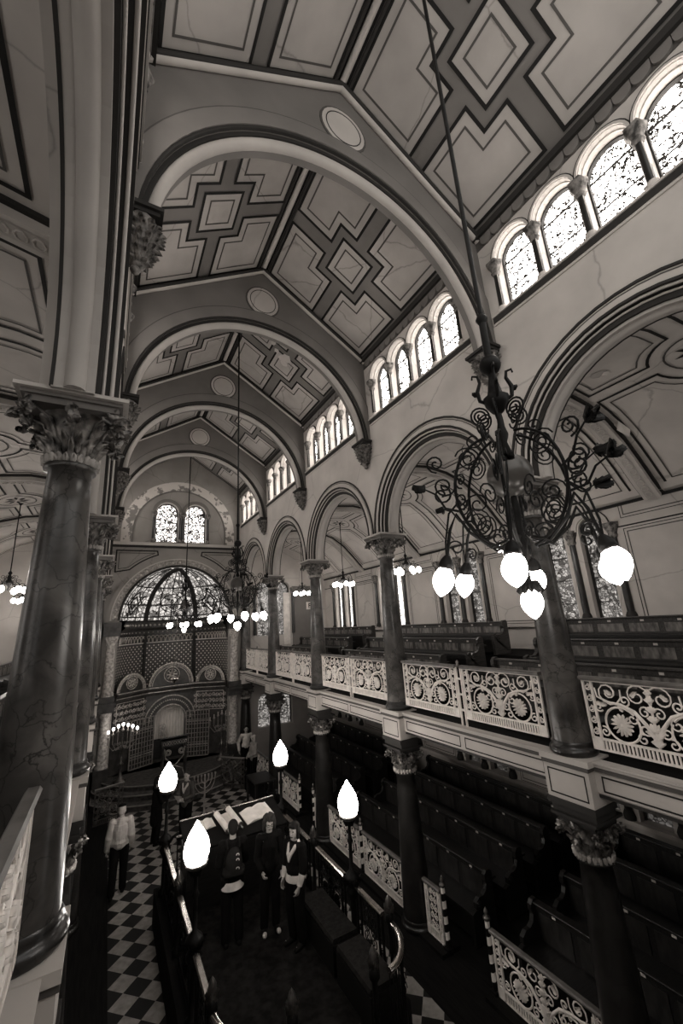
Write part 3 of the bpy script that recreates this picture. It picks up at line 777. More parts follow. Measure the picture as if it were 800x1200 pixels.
# corbels that carry the ribs
def make_corbel():
    t = thing('foliate_corbel', '', 'corbel')
    q = MB(); q.box(-.30, -.27, .30, -.01, .27, .36); q.box(-.34, -.31, .36, -.01, .31, .42); q.build('abacus', 'trimd', t)
    q = MB(); q.lathe([(.03, -.36), (.09, -.33), (.06, -.26), (.16, -.12), (.22, .1), (.27, .31)], (-.10, 0, 0), 14, sx=.8)
    for tier, (z, rad_, n, L) in enumerate(((-.32, .05, 8, .15), (-.22, .09, 11, .17), (-.12, .14, 13, .17), (-.02, .17, 14, .17), (.09, .20, 15, .17), (.17, .23, 14, .14))):
        for i in range(n):
            a = 2*PI*(i+.5*tier)/n; o = V3((cos(a), sin(a), 0))
            leafstrip(q, V3((-.10, 0, z))+o*rad_*.9, o, (0, 0, 1), L, .038, 2.4, .5, 5)
    for v_ in q.v: v_.x = min(v_.x, 0)
    q.build('foliage', 'stone', t)
    q = MB(); q.sphere((-.08, 0, -.38), .06, 10, 6); q.build('knop', 'stone', t)
    return t
cb = make_corbel(); first = True
for side, sn in SIDES:
    for k in range(0, 4):
        place(cb, first, (XC+side*(FACE-.01), YK(k)+.02, 9.30), 0 if side > 0 else PI, 'carved leafy corbel under the %s roof rib on the %s nave wall' % (ORD[k] if k < 3 else 'farthest', sn), 'rib corbels', scale=(.82, .82, .78)); first = False

# ------------------------------------------------------------------ galleries
GF = XR-.12-XC       # gallery front from the axis
for side, sn in SIDES:
    x = XC+side*GF
    S = Fr((x, 0, 0), (0, 1, 0), (0, 0, 1), (-side, 0, 0)); t = MB()
    PR = [(-.10, 3.28), (-.02, 3.28), (.0, 3.31), (.015, 3.32), (.015, 3.54), (.035, 3.555), (.035, 3.60), (.05, 3.61), (.05, 3.63), (.065, 3.64), (.065, ZB-.01), (-.10, ZB-.01)]
    F2 = Fr((x, 0, 0), (-side, 0, 0), (0, 0, 1), (0, 1, 0))
    t.mat('fascia'); t.prism(PR, -.6, YEND-.01, F2)
    t.mat('line2'); t.box(-.6, 3.557, .0, YEND, 3.60, .038, S)
    t.mat('trimd'); t.box(-.6, 3.265, -.1, YEND, 3.30, .0, S)
    for k in range(0, 5):
        y = YK(k) if k < 4 else YEND-.2
        xw = .14
        t.mat('fascia'); t.box(y-.30, 3.16, -.3, y+.30, 3.55, xw, S); t.box(y-.33, 3.60, -.3, y+.33, ZB, xw+.02, S)
        t.mat('line2'); t.box(y-.31, 3.55, -.3, y+.31, 3.60, xw+.015, S)
        t.mat('trimd'); t.box(y-.31, 3.09, -.3, y+.31, 3.16, xw+.02, S); t.box(y-.28, 3.0, -.3, y+.28, 3.09, xw-.02, S)
        t.mat('line'); outline(t, S, rect(y-.25, 3.21, y+.25, 3.50), 0, .018, xw+.004)
    for k in range(-1, 4):
        y0, y1 = YK(k)+.36, YK(k+1)-.36
        if k == -1: y0 = -.5
        ym = (YK(k)+YK(k+1))/2
        t.mat('line')
        for a, b in ((y0, ym-.03), (ym+.03, y1)): outline(t, S, rect(a+.02, 3.345, b-.02, 3.515), 0, .018, .021)
    struct(t, tname())
    g = MB().mat('woodk'); xs = [XC+side*(GF-.08), XC+side*OUT]
    for i, (xa, zt) in enumerate(((GF+.06, ZB-.02), (XR-XC+.78, 3.85), (XR-XC+1.72, 4.15), (XR-XC+2.7, 4.5))):
        g.box(XC+side*xa, -.6, 3.33 if i == 0 else ZB-.03, XC+side*(OUT-.02), YEND-.01, zt)
    g.mat('lowwall'); g.box(XC+side*(GF+.09), -.6, 3.26, XC+side*(OUT-.02), YEND-.02, 3.33)
    struct(g, 'floor_gallery_'+sn)

# ------------------------------------------------------------------ cast-iron railing panels
def scroll_panel(W, Hh, mats=('iron', 'iron'), rosette=True, top=None):
    """parts of one cast iron panel: local x along it, y thickness, z up, centred on x"""
    P = lambda u, v: V3((u, 0, v))
    fr = MB(); d = .014
    w2 = W/2; sb = min(.105, W*.16)    # side band
    for u in (-w2, -w2+sb, w2-sb, w2): fr.box(u-.012, -d, 0, u+.012, d, Hh-.05)
    for v in (.0, .12, Hh-.065): fr.box(-w2-.012, -d, v, w2+.012, d, v+.022)
    n = max(4, int((W-2*sb)/.042))
    for i in range(1, n):
        u = -w2+sb+(W-2*sb)*i/n; fr.box(u-.009, -.009, .0, u+.009, .009, .14)
    for s in (-1, 1):
        u = s*(w2-sb/2); fr.box(u-sb*.42, -.01, .02, u+sb*.42, .01, .125)
    sc = MB()
    def tb(pts, r=.011): sc.tube([P(a, b) for a, b in pts], r, 4, smooth=False)
    v0, v1 = .145, Hh-.07
    for s in (-1, 1):
        m = 5; hh = (v1-v0)/m
        for i in range(m):
            c = (s*(w2-sb/2), v0+hh*(i+.5)); tb([(c[0]+s*(p-c[0]), q) for p, q in spiral(c[0], c[1], min(sb*.40, hh*.47), .012, PI*.5, 1.6, 14)], .008)
    iw = w2-sb-.012; ih = v1-v0
    if iw <= .25:
        for i in range(5):
            for s in (-1, 1): tb([(s*(p), q_) for p, q_ in spiral(iw*.45, v0+ih*(i+.5)/5, iw*.42, .012, PI*.5, 1.5, 14)], .008)
    if iw > .25:
        for s in (-1, 1):
            X = lambda u: s*u*iw
            Z = lambda v: v0+v*ih
            rr = min(.30*ih, .40*iw)
            cx, cz = .56, .29
            c = (X(cx), Z(cz))
            # great ring springing from the stem
            a0 = -2.4
            ring = [(c[0]+s*rr*cos(t), c[1]+rr*sin(t)) for t in [rad(140)-2*PI*.97*i/22 for i in range(23)]]
            tb(ring, .013)
            br = [(X(.02), Z(.12)), (X(.14), Z(.36)), (X(.30), Z(.55)), (X(.52), Z(.64)), (X(.74), Z(.66)), (X(.95), Z(.74)), (X(.97), Z(.9))]
            sc.tube([P(a, b) for a, b in br], [.022, .022, .02, .018, .014, .011, .009], 5)
            for (u, v, r, a, tn_) in ((.20, .82, .155, PI*1.3, -1.35), (.72, .83, .15, PI*.9, 1.6), (.12, .56, .07, PI, -1.3), (.17, .27, .06, PI*1.2, 1.2), (.36, .42, .07, PI*.5, 1.2), (.24, .10, .06, PI*.6, -1.2), (.92, .12, .06, PI*.4, 1.3), (.95, .55, .05, PI*1.2, 1.2), (.44, .72, .06, PI*1.5, -1.2)):
                r_ = r*ih/.62*min(1, iw/.62)
                tb([(X(u)+s*(p-X(u)), q) for p, q in spiral(X(u), Z(v), r_, r_*.18, a, tn_, 16)], .010)
            # leaf on the branch and spray in the upper scrolls
            for (u, v, du, dv, L) in ((.80, .60, 1, .2, .13), (.30, .80, -.6, .6, .09), (.66, .80, .7, .5, .09), (.55, .64, -.3, -.8, .08)):
                leafstrip(sc, P(X(u), Z(v)), (0, 1, 0), (s*du, 0, dv), L, .025, .1, 0, 4, True)
            rp = MB() if rosette else sc
            for j in range(14):
                a = 2*PI*j/14; leafstrip(rp, P(c[0]+.025*cos(a), c[1]+.025*sin(a)), (0, -1, 0), (cos(a), 0, sin(a)), rr*.52, .015, .25, .04, 4, True)
            rp.sphere(P(*c), .03, 8, 5)
            if rosette: ros.append(rp)
        for j, (v, w_) in enumerate(((.03, .07), (.14, .09), (.26, .08), (.42, .06), (.58, .055), (.74, .05), (.87, .04))):    # central stem of leaves
            for a in (-.9, -.45, 0, .45, .9): leafstrip(sc, P(0, v0+v*ih), (0, -1, 0), (sin(a), 0, cos(a)), w_*1.2, .014, .12, .02, 4, True)
        sc.tube([P(0, v0), P(0, v1-.02)], .014, 5)
    return fr, sc
ros = []
PAN = {}
def railing(W, Hh, loc, rz, label, group, mi='iron', mt='iron', name='iron_railing', cat='railing', rail=None):
    key = (round(W, 2), round(Hh, 2), mi)
    if key not in PAN:
        ros.clear()
        t = thing(name, label, cat)
        fr, sc = scroll_panel(W, Hh)
        fr.build('frame', mi, t); sc.build('scrollwork', mi, t)
        for r_ in ros: r_.build('rosette', mi, t)
        q = MB(); q.prism([(-.035, Hh-.05), (.035, Hh-.05), (.045, Hh-.02), (.03, Hh), (-.03, Hh), (-.045, Hh-.02)], -W/2-.03, W/2+.03, Fr((0, 0, 0), (0, 1, 0), (0, 0, 1), (1, 0, 0)))
        q.build('handrail', 'handrail' if mt == 'iron' else mt, t)
        PAN[key] = t; return place(t, True, loc, rz, label, group)
    return place(PAN[key], False, loc, rz, label, group)
OR2 = ['first', 'second', 'third', 'fourth', 'fifth', 'sixth', 'seventh', 'eighth', 'ninth', 'tenth']
pp = None
for side, sn in SIDES:
    n = 0
    for k in range(-1, 4):
        a, b = YK(k)+.30, YK(k+1)-.30
        ym = (YK(k)+YK(k+1))/2
        for y0, y1 in ((a, ym-.07), (ym+.07, b)):
            railing(1.47, .85, (fx(side, XR-.04), (y0+y1)/2, ZB+.11), PI/2 if side < 0 else -PI/2,
                    '%s white scrolled iron panel along the %s gallery rail, counting from the camera end' % (OR2[n], sn), 'gallery rail panels'); n += 1
        lab = 'white iron post between two rail panels, %s bay of the %s gallery from the camera' % (OR2[k+1], sn)
        if pp is None:
            pp = thing('railing_post', lab, 'post'); q = MB()
            for u in (-.05, .05): q.box(-.015, u-.012, -.03, .015, u+.012, .90)
            for z in (.2, .45, .7): q.box(-.012, -.05, z, .012, .05, z+.03)
            q.build('uprights', 'iron', pp)
            q = MB(); q.lathe([(.03, .90), (.04, .93), (.02, .96), (.03, .99), (.0, 1.03)], n=8); q.build('finial', 'brassd', pp)
            place(pp, True, (fx(side, XR-.04), ym, ZB+.02), 0, lab, 'gallery rail posts')
        else: place(pp, False, (fx(side, XR-.04), ym, ZB+.02), 0, lab, 'gallery rail posts')
# floor level: panels and striped gate posts on the right
for (y0, y1, lab) in ((4.00, 5.62, 'white iron panel in front of the nearest floor pews'), (6.78, 7.18, 'narrow white iron panel beside the second column from the camera'),
                      (7.80, 9.30, 'white iron panel just beyond the second column, behind the reading platform lamp'), (9.50, 10.98, 'white iron panel running up to the third column from the camera'),
                      (11.56, 11.86, 'narrow white iron panel beside the third column from the camera'), (13.0, 14.7, 'white iron panel between the far gate post and the fourth column'), (15.4, 17.2, 'white iron panel on the floor nearest the ark steps')):
    railing(y1-y0, .80, (XR-.02, (y0+y1)/2, .06), -PI/2, lab, None)
    q = MB()
gp = None
for y, lab in ((5.70, 'striped gate post at the end of the nearest floor railing'), (6.68, 'striped gate post beside the narrow panel by the second column'), (9.40, 'thin striped post between two floor panels near the lamp'),
               (11.95, 'striped gate post beside the third column'), (12.92, 'striped gate post at the far side of the far gate')):
    if gp is None:
        gp = thing('gate_post', lab, 'post'); q = MB()
        for i in range(24):
            q.mat('irond' if (i//3) % 2 == 0 else 'iron'); z = .04+i*.036
            q.grid([[(.036*cos(2*PI*j/8), .036*sin(2*PI*j/8), z+e+.03*abs(((j+2) % 8)-4)/4) for j in range(9)] for e in (0, .036)], smooth=False)
        q.build('striped_shaft', None, gp)
        q = MB(); q.box(-.06, -.06, 0, .06, .06, .06); q.build('foot', 'irond', gp)
        q = MB(); q.lathe([(.036, .9), (.055, .92), (.055, .95), (.02, .97), (.035, 1.0), (.03, 1.03), (.0, 1.08)], n=10); q.build('finial', 'brassd', gp)
        place(gp, True, (XR-.02, y, .03), 0, lab, 'floor gate posts')
    else: place(gp, False, (XR-.02, y, .03), 0, lab, 'floor gate posts')
t = MB().mat('woodk')
for y0, y1 in ((3.6, 5.74), (6.64, 11.99), (12.86, 18.2)): t.box(XR-.2, y0, 0, XR+.2, y1, .06)
struct(t, tname())

# ------------------------------------------------------------------ pews: face the nave (-x when on the right)
PEW = {}
def make_pew(L, hb, wd='wood', wp='woodp'):
    t = thing('oak_pew', '', 'pew')
    q = MB(); q.box(0, -L/2, .04, .05, L/2, hb); q.build('backrest', wd, t)
    n = max(2, int(round(L/.62)))
    q = MB().mat(wp)
    for i in range(n):
        y0 = -L/2+.06+(L-.12)*i/n; y1 = y0+(L-.12)/n
        q.box(-.012, y0+.05, .48, .0, y1-.05, hb-.09)
    q.build('back_panels', None, t)
    q = MB(); q.box(-.012, -L/2, hb-.075, 0.005, L/2, hb-.0); q.box(-.03, -L/2-.02, hb, .08, L/2+.02, hb+.03); q.tube([(-.03, -L/2-.02, hb+.012), (-.03, L/2+.02, hb+.012)], .017, 6); q.build('top_rail', wd, t)
    q = MB(); q.box(-.44, -L/2, .40, 0, L/2, .45); q.box(-.38, -L/2+.02, .05, -.35, L/2-.02, .40); q.build('seat', 'wood', t)
    q = MB(); q.box(.05, -L/2+.03, hb-.16, .25, L/2-.03, hb-.13); q.build('book_ledge', 'wood', t)
    prof = [(.09, .0), (.09, hb+.02), (.05, hb+.055), (-.03, hb+.05), (-.085, hb), (-.09, hb-.07), (-.06, hb-.14), (-.09, hb-.22), (-.17, hb-.27), (-.27, hb-.27), (-.36, hb-.33), (-.37, hb-.41), (-.31, hb-.45), (-.36, .5), (-.46, .46), (-.46, .0)]
    for s in (-1, 1):
        q = MB(); q.prism(prof, s*L/2-.035, s*L/2+.035, Fr((0, 0, 0), (1, 0, 0), (0, 0, 1), (0, 1, 0)))
        q.tube([(x_, s*(L/2+.036), z_) for x_, z_ in spiral(-.30, hb-.37, .055, .01, 0, 1.5, 14)], .012, 4)
        q.build('bench_end', wd, t)
    for i in range(n):
        y = -L/2+.06+(L-.12)*(i+.5)/n
        q = MB(); q.box(-.016, y-.03, hb-.058, -.012, y+.03, hb-.024); q.build('number_plate', 'tag', t)
    return t
def pew(L, hb, loc, side, label, group):
    key = (round(L, 2), round(hb, 2))
    if key not in PEW:
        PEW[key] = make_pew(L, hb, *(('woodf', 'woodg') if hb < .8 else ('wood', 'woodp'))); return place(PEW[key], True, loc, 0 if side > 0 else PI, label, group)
    return place(PEW[key], False, loc, 0 if side > 0 else PI, label, group)
WH = ['block nearest the camera', 'middle block', 'block nearest the ark']
RW = ['front', 'second', 'third', 'back']
for side, sn in SIDES:
    for b, (ya, yb) in enumerate(((-.4, 5.50), (7.08, 11.65), (12.95, 17.2))):
        for r_, (xd, zf, hb) in enumerate(((6.50-XC, 3.85, .75), (7.5-XC, 4.15, .74), (8.5-XC, 4.5, .72))):
            y0, y1 = ya, yb
            if r_ == 1 and b == 1: y0, y1 = 7.0, 11.75
            if r_ == 0 and b == 0: y1 = 5.75
            if r_ == 0 and b == 1: y0 = 7.2
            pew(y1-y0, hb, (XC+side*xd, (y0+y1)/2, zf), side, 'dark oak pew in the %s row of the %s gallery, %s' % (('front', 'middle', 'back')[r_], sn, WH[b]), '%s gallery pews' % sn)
    if side > 0:
        for b, (ya, yb) in enumerate(((.5, 5.55), (6.5, 10.9), (12.1, 17.0))):
            for r_, (xd, zt) in enumerate(((6.3, .98), (7.1, 1.12), (7.9, 1.27), (8.7, 1.42))):
                y0, y1 = ya-.05*r_, yb-.05*r_
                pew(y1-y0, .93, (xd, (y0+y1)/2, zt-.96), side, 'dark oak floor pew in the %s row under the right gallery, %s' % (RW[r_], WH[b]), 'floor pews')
t = MB().mat('woodk')
for i, (xd, zt) in enumerate(((6.66, .10), (7.46, .25), (8.26, .40))): t.box(xd, .3, -.1, 9.58, 17.3, zt+.02)
struct(t, 'floor_pew_steps')
for b, (y0, y1) in enumerate(((2.2, 7.2), (7.8, 14.5))):
    t = thing('pew_front', 'dark wooden pew front along the left edge of the tiled aisle, %s' % ('nearer length' if b == 0 else 'farther length'), 'pew front', (-.30, (y0+y1)/2, 0), 0, 'left pew fronts')
    L = y1-y0
    q = MB(); q.box(-.04, -L/2, 0, .04, L/2, .95); q.build('screen', 'wood', t)
    q = MB(); q.box(-.08, -L/2, .95, .08, L/2, 1.0); q.build('top_rail', 'wood', t)
    q = MB(); n = int(L/.7)
    for i in range(n): q.box(.04, -L/2+L*i/n+.07, .15, .055, -L/2+L*(i+1)/n-.07, .85)
    q.build('panels', 'woodp', t)
# ------------------------------------------------------------------ chandeliers
def flame_shade(q, fr, s=1.0, n=20):
    """open tulip shade of ruffled frosted glass; fr z axis points where it opens"""
    pr = [(.035, 0), (.065, .02), (.095, .07), (.108, .12), (.104, .17), (.088, .215), (.066, .25), (.036, .285), (.004, .31)]
    q.lathe([(r*s, z*s) for r, z in pr], fr=fr, n=n, ripple=7, amp=.10)
def loc_fr(o, z):
    z = V3(z).normalized(); u = z.orthogonal().normalized(); return Fr(o, u, z.cross(u), z)
def polar(r, a, z): return V3((r*cos(a), r*sin(a), z))
def pol_sp(q, a, cr, cz, r0, r1, a0, turns, tr=.008, n=18):
    q.tube([polar(p, a, z) for p, z in spiral(cr, cz, r0, r1, a0, turns, n)], tr, 5)
def make_chandelier():
    t = thing('chandelier', '', 'chandelier'); z0 = 5.5
    q = MB(); q.tube([(0, 0, 7.85-z0), (0, 0, ZRIDGE-.12-z0)], .02, 8); q.tube([(0, 0, 7.3-z0), (0, 0, 7.9-z0)], .03, 8)
    q.lathe([(.03, 7.82-z0), (.05, 7.86-z0), (.03, 7.9-z0)], n=10); q.lathe([(.04, ZRIDGE-.3-z0), (.14, ZRIDGE-.2-z0), (.15, ZRIDGE-.12-z0)], n=12); q.build('rod', 'irond', t)
    q = MB(); q.sphere((0, 0, 7.42-z0), .085, 14, 8); q.lathe([(.02, 6.98-z0), (.045, 7.0-z0), (.085, 7.06-z0), (.10, 7.12-z0), (.06, 7.15-z0), (.03, 7.3-z0)], n=14)
    q.build('knob', 'bronze', t)
    q = MB()
    for i in range(4):
        a = PI/4+PI/2*i; o = polar(1, a, 0)
        q.tube([o*.06+V3((0, 0, 7.08-z0)), o*.12+V3((0, 0, 7.12-z0)), o*.13+V3((0, 0, 7.20-z0)), o*.10+V3((0, 0, 7.28-z0)), o*.11+V3((0, 0, 7.34-z0)), o*.15+V3((0, 0, 7.35-z0)), o*.155+V3((0, 0, 7.32-z0))], [.014, .016, .018, .014, .011, .009, .008], 5)
        leafstrip(q, o*.125+V3((0, 0, 7.16-z0)), o, o*.6+V3((0, 0, 1)), .06, .014, 1.0, 0)
    q.build('leaf_cup', 'bronze', t)
    q = MB(); q.lathe([(.010, 5.60-z0), (.02, 5.68-z0), (.014, 5.8-z0), (.032, 5.95-z0), (.02, 6.05-z0), (.036, 6.2-z0), (.02, 6.32-z0)], n=10)
    q.lathe([(.02, 6.62-z0), (.045, 6.66-z0), (.025, 6.74-z0), (.045, 6.8-z0), (.022, 6.9-z0), (.022, 7.0-z0)], n=10); q.build('stem', 'bronze', t)
    q = MB(); q.sphere((0, 0, 6.47-z0), .165, 20, 12); q.build('globe', 'bronzeg', t)
    for i in range(6):
        a = PI/6+PI/3*i; o = polar(1, a, 0)
        q = MB()       # hoop of the cage with inner spirals
        q.tube([polar(.06+.36*sin(b), a, 6.36-z0+.44*cos(b)) for b in [PI*.04+PI*.92*j/16 for j in range(17)]], .0115, 6)
        pol_sp(q, a, .14, 6.97-z0, .085, .02, -PI/2, 2.4, .008, 34); pol_sp(q, a, .29, 6.62-z0, .10, .018, PI*.1, 2.6, .0065, 36); pol_sp(q, a, .29, 6.14-z0, .11, .018, -PI*.2, -2.6, .0065, 36); pol_sp(q, a, .50, 6.42-z0, .085, .02, PI, 1.5)
        pol_sp(q, a+PI/6, .26, 6.30-z0, .09, .015, 0, 1.5, .007); pol_sp(q, a+PI/6, .22, 6.82-z0, .07, .015, PI, 1.4, .007); pol_sp(q, a+PI/6, .15, 6.02-z0, .07, .015, 0, 1.5, .007)
        q.build('scroll_hoop', 'irond', t)
        q = MB()       # flower spray on a long curling stalk
        st = [polar(.40, a, 6.40-z0), polar(.50, a-.05, 6.44-z0), polar(.56, a-.08, 6.54-z0), polar(.64, a-.10, 6.60-z0)]
        if i > 3: q.tube(st, [.010, .009, .008, .006], 5)
        q2 = q; q = MB(); pol_sp(q, a-.1, .53, 6.62-z0, .075, .012, -PI/2, 1.6, .008); q.build('side_scroll', 'irond', t); q = MB(); pol_sp(q, a-.05, .52, 6.36-z0, .08, .012, PI/2, 1.5, .008); q.build('side_scroll', 'irond', t); q = q2
        st2 = [polar(.42, a, 6.22-z0), polar(.52, a+.06, 6.24-z0), polar(.58, a+.09, 6.34-z0), polar(.66, a+.1, 6.38-z0)]
        q.tube(st2, [.010, .009, .008, .006], 5)
        for e, k in (((st[-1], 9), (st2[-1], 8)) if i > 3 else ((st2[-1], 3),)):
            for j in range(k):
                d = polar(1, a+R.uniform(-.9, .9), R.uniform(-.5, .5)).normalized(); u = V3((R.uniform(-.4, .4), R.uniform(-.4, .4), 1)); u = (u-d*u.dot(d)).normalized()
                leafstrip(q, e, u, d, R.uniform(.06, .14), .013, .35, .05, 6)
        q.build('leaf_spray', 'irond', t)
        q = MB()       # arm that carries a light
        q.tube([polar(.06, a, 6.0-z0), polar(.22, a, 5.94-z0), polar(.36, a, 6.06-z0), polar(.44, a, 6.2-z0), polar(.50, a, 6.08-z0), polar(.53, a, 5.95-z0), polar(.55, a, 5.86-z0)], .012, 6)
        q.tube([polar(.40, a, 6.3-z0), polar(.50, a+.05, 6.2-z0), polar(.545, a+.03, 6.0-z0), polar(.55, a, 5.88-z0)], .008, 5)
        pol_sp(q, a, .47, 5.95-z0, .06, .012, 0, 1.3, .007)
        arm = q.build('arm', 'bronze', t)
        dn = (o*.30+V3((0, 0, -1))).normalized(); b = polar(.55, a, 5.87-z0); F = loc_fr(b, dn)
        q = MB(); q.lathe([(.02, -.03), (.04, 0), (.05, .03), (.055, .06), (.04, .07)], fr=F, n=12); q.build('socket', 'bronze', arm)
        q = MB(); flame_shade(q, loc_fr(b+dn*.055, dn), .66); q.build('shade', 'bulb', arm)
    q = MB(); q.lathe([(.015, 5.70-z0), (.045, 5.66-z0), (.055, 5.63-z0), (.012, 5.63-z0)][::-1], n=12)
    for i in range(8): leafstrip(q, polar(.03, PI/4*i, 5.68-z0), polar(1, PI/4*i, 0), (0, 0, -1), .09, .02, .5, .4, 3)
    pd = q.build('pendant', 'bronze', t)
    q = MB(); flame_shade(q, loc_fr((0, 0, 5.635-z0), (0, 0, -1)), .66); q.build('shade', 'bulb', pd)
    return t
ch = make_chandelier()
for i, (y, lab) in enumerate(((1.84, 'large black scrolled iron chandelier hanging close to the camera'), (9.38, 'black scrolled chandelier on a long rod in the middle of the nave'), (16.92, 'black scrolled chandelier hanging in front of the arched stained glass of the ark'))):
    place(ch, i == 0, (XC, y, 5.5), 0, lab, 'nave chandeliers')
def make_small():
    t = thing('aisle_chandelier', '', 'chandelier')
    q = MB(); q.tube([(0, 0, .25), (0, 0, 2.32)], .013, 6); q.lathe([(.02, 2.2), (.08, 2.28), (.09, 2.33)], n=10); q.build('rod', 'irond', t)
    q = MB(); q.lathe([(.01, -.12), (.03, -.08), (.02, -.02), (.09, .06), (.10, .10), (.05, .16), (.03, .3), (.05, .34), (.015, .4)], n=12); q.build('body', 'bronze', t)
    for i in range(6):
        a = PI/3*i+.3
        q = MB(); q.tube([polar(.08, a, .08), polar(.18, a, .02), polar(.27, a, .08), polar(.33, a, .06), polar(.35, a, .0)], .011, 5); pol_sp(q, a, .20, .12, .06, .015, 0, 1.4, .007)
        pol_sp(q, a, .13, .24, .06, .015, PI, 1.4, .006)
        q.lathe([(.015, .03), (.04, 0), (.04, -.02)][::-1], polar(.35, a, 0), 8); arm = q.build('arm', 'bronze', t)
        q = MB(); c = polar(.35, a, -.02); q.lathe([(.03, 0), (.07, -.05), (.075, -.09), (.055, -.14), (.0, -.17)][::-1], c, 12); q.build('shade', 'bulb', arm)
    return t
sm = make_small(); first = True
for (x, y, zt, lab) in ((7.5, 5.61, 9.2, 'small lit chandelier hanging in the right aisle behind the big black chandelier'), (7.5, 9.38, 9.2, 'small lit chandelier in the right aisle seen through the second arch'),
                        (7.5, 13.15, 9.2, 'small lit chandelier in the right aisle seen through the third arch'), (7.5, 16.92, 9.2, 'farthest small lit chandelier in the right aisle beside the end windows'),
                        (-2.35, 13.5, 9.2, 'small lit chandelier in the left aisle beyond the near column'), (-2.45, 9.38, 9.2, 'small lit chandelier in the left aisle nearer the camera'), (-2.45, 17.2, 9.2, 'farthest small lit chandelier in the left aisle')):
    place(sm, first, (x, y, 6.9), 0, lab, 'aisle chandeliers'); first = False

# ------------------------------------------------------------------ the ark
t = MB()
CST = (XC, 19.45)
for r_, z0, z1 in ((3.25, 0, .17), (2.88, .17, .34), (2.52, .34, .5)):
    p = []
    for i in range(41):
        a = PI+PI*i/40; x, y = CST[0]+r_*cos(a), CST[1]+r_*sin(a)
        p.append((min(max(x, XC-FACE+.03), XC+FACE-.03), min(y, 18.7)))
    p = [p[0]]+[b for a, b in zip(p, p[1:]) if math.hypot(a[0]-b[0], a[1]-b[1]) > 1e-3]
    t.mat('steps'); t.prism(p+[(XC+2.1, 19.6), (XC-2.1, 19.6)], z0, z1-.025)
    t.mat('nosing'); t.tube([(x, y, z1-.02) for x, y in p], .022, 6)
    t.mat('steps'); t.prism(p+[(XC+2.1, 19.6), (XC-2.1, 19.6)], z1-.025, z1)
t.mat('steps'); t.prism([(XC-2.05, 18.9), (XC+2.05, 18.9), (XC+1.2, 20.6), (XC-1.2, 20.6)], 0, .5)
struct(t, 'floor_ark_steps')
def facet(p, q_):
    u = V3((q_[0]-p[0], q_[1]-p[1], 0)); L = u.length; u.normalize()
    return Fr((p[0], p[1], 0), u, (0, 0, 1), V3((u.y, -u.x, 0))), L
A0, A1, A2, A3 = (XC-2.12, 18.95), (XC-.95, 19.75), (XC+.95, 19.75), (XC+2.12, 18.95)
ark = thing('ark', 'dark carved ark with central arched opening and three roundel niches', 'ark', (0, 0, 0))
body, gilt = MB().mat('ark'), MB()
for (p, q_), mid in (((A0, A1), 0), ((A1, A2), 1), ((A2, A3), 0)):
    S, L = facet(p, q_); um = L/2
    if mid:
        body.mat('ark'); arch_wall(body, S, 0, L, .5, 3.0, um, .60, 1.95, w0=0, w1=-.35, n=20)
        gilt.mat('arkgilt')
        for i in range(30):
            a = PI*(i+.5)/30; gilt.sphere(S(um+.80*cos(a), 1.95+.80*sin(a), .12), .035, 7, 4)
        gilt.mat('ark'); arch_ring(gilt, S, um, 1.95, .60, .95, 0, .12, n=24); gilt.mat('arkgilt'); arch_roll(gilt, S, um, 1.95, .97, .03, .10); arch_roll(gilt, S, um, 1.95, .62, .025, .12)
    else:
        body.mat('ark'); body.box(0, .5, -.25, L, 3.0, 0, S)
        gilt.mat('arkgilt')
        for i in range(9):
            for j in range(3):
                c = (L*(i+.5)/9, 2.35+.22*j)
                gilt.tube([S(a, b, .03) for a, b in spiral(c[0], c[1], .085, .02, R.uniform(0, 6), 1.4, 12)], .016, 4)
        gilt.mat('ark'); outline(gilt, S, rect(.12, .65, L-.12, 2.15), 0, .05, .03)
        gilt.mat('arkgilt'); outline(gilt, S, rect(.10, 2.2, L-.10, 2.95), 0, .03, .03)
    gilt.mat('ark'); F2 = Fr(S(0, 0, 0), S.n, (0, 0, 1), S.u)
    gilt.prism([(-.1, 3.0), (.10, 3.0), (.12, 3.08), (.16, 3.2), (.22, 3.24), (.22, 3.3), (-.1, 3.33)], -.03, L+.03, F2)
    gilt.mat('arkgilt'); gilt.box(0, 3.10, .0, L, 3.13, .135, S); gilt.box(0, 3.285, 0, L, 3.31, .225, S)
    r_ = .86 if mid else .62
    body.mat('ark'); body.prism(arcpts(um, 3.33, r_, PI, 0, 24), -.2, 0, S)
    gilt.mat('arkgilt'); arch_roll(gilt, S, um, 3.33, r_, .035, .02); arch_roll(gilt, S, um, 3.33, r_*.86, .018, .02); arch_roll(gilt, S, um, 3.33, r_*.93, .012, .02)
    rr_ = .30 if mid else .24; cz = 3.33+r_*.47
    arch_roll(gilt, S, um, cz, rr_, .022, .02, 0, 2*PI, 24); arch_roll(gilt, S, um, cz, rr_*.72, .014, .02, 0, 2*PI, 20)
    for j in range(8): leafstrip(gilt, S(um+.03*cos(PI/4*j), cz+.03*sin(PI/4*j), .03), S.n, S.u*cos(PI/4*j)+V3((0, 0, 1))*sin(PI/4*j), rr_*.62, .035, .4, .1, 4)
body.build('ark_screen', None, ark); gilt.build('gilt_carving', None, ark)
q = MB(); S, L = facet(A1, A2)
q.grid([[S(L/2-.7+1.4*j/40, z, -.30+.03*sin(j*1.9)) for j in range(41)] for z in (1.25, 2.7)]); q.build('curtain', 'curtain', ark)
q = MB()
for z, a in ((2.52, .55), (2.40, .38)): q.tube([S(L/2-a+2*a*j/10, z-.12*sin(PI*j/10), -.22) for j in range(11)], .025, 5)
q.build('curtain_valance', 'white', ark)
q = MB().mat('wood'); q.box(L/2-.62, .5, -.34, L/2+.62, 1.25, -.26, S); q.build('ark_doors', 'wood', ark)
q = MB().mat('paper')
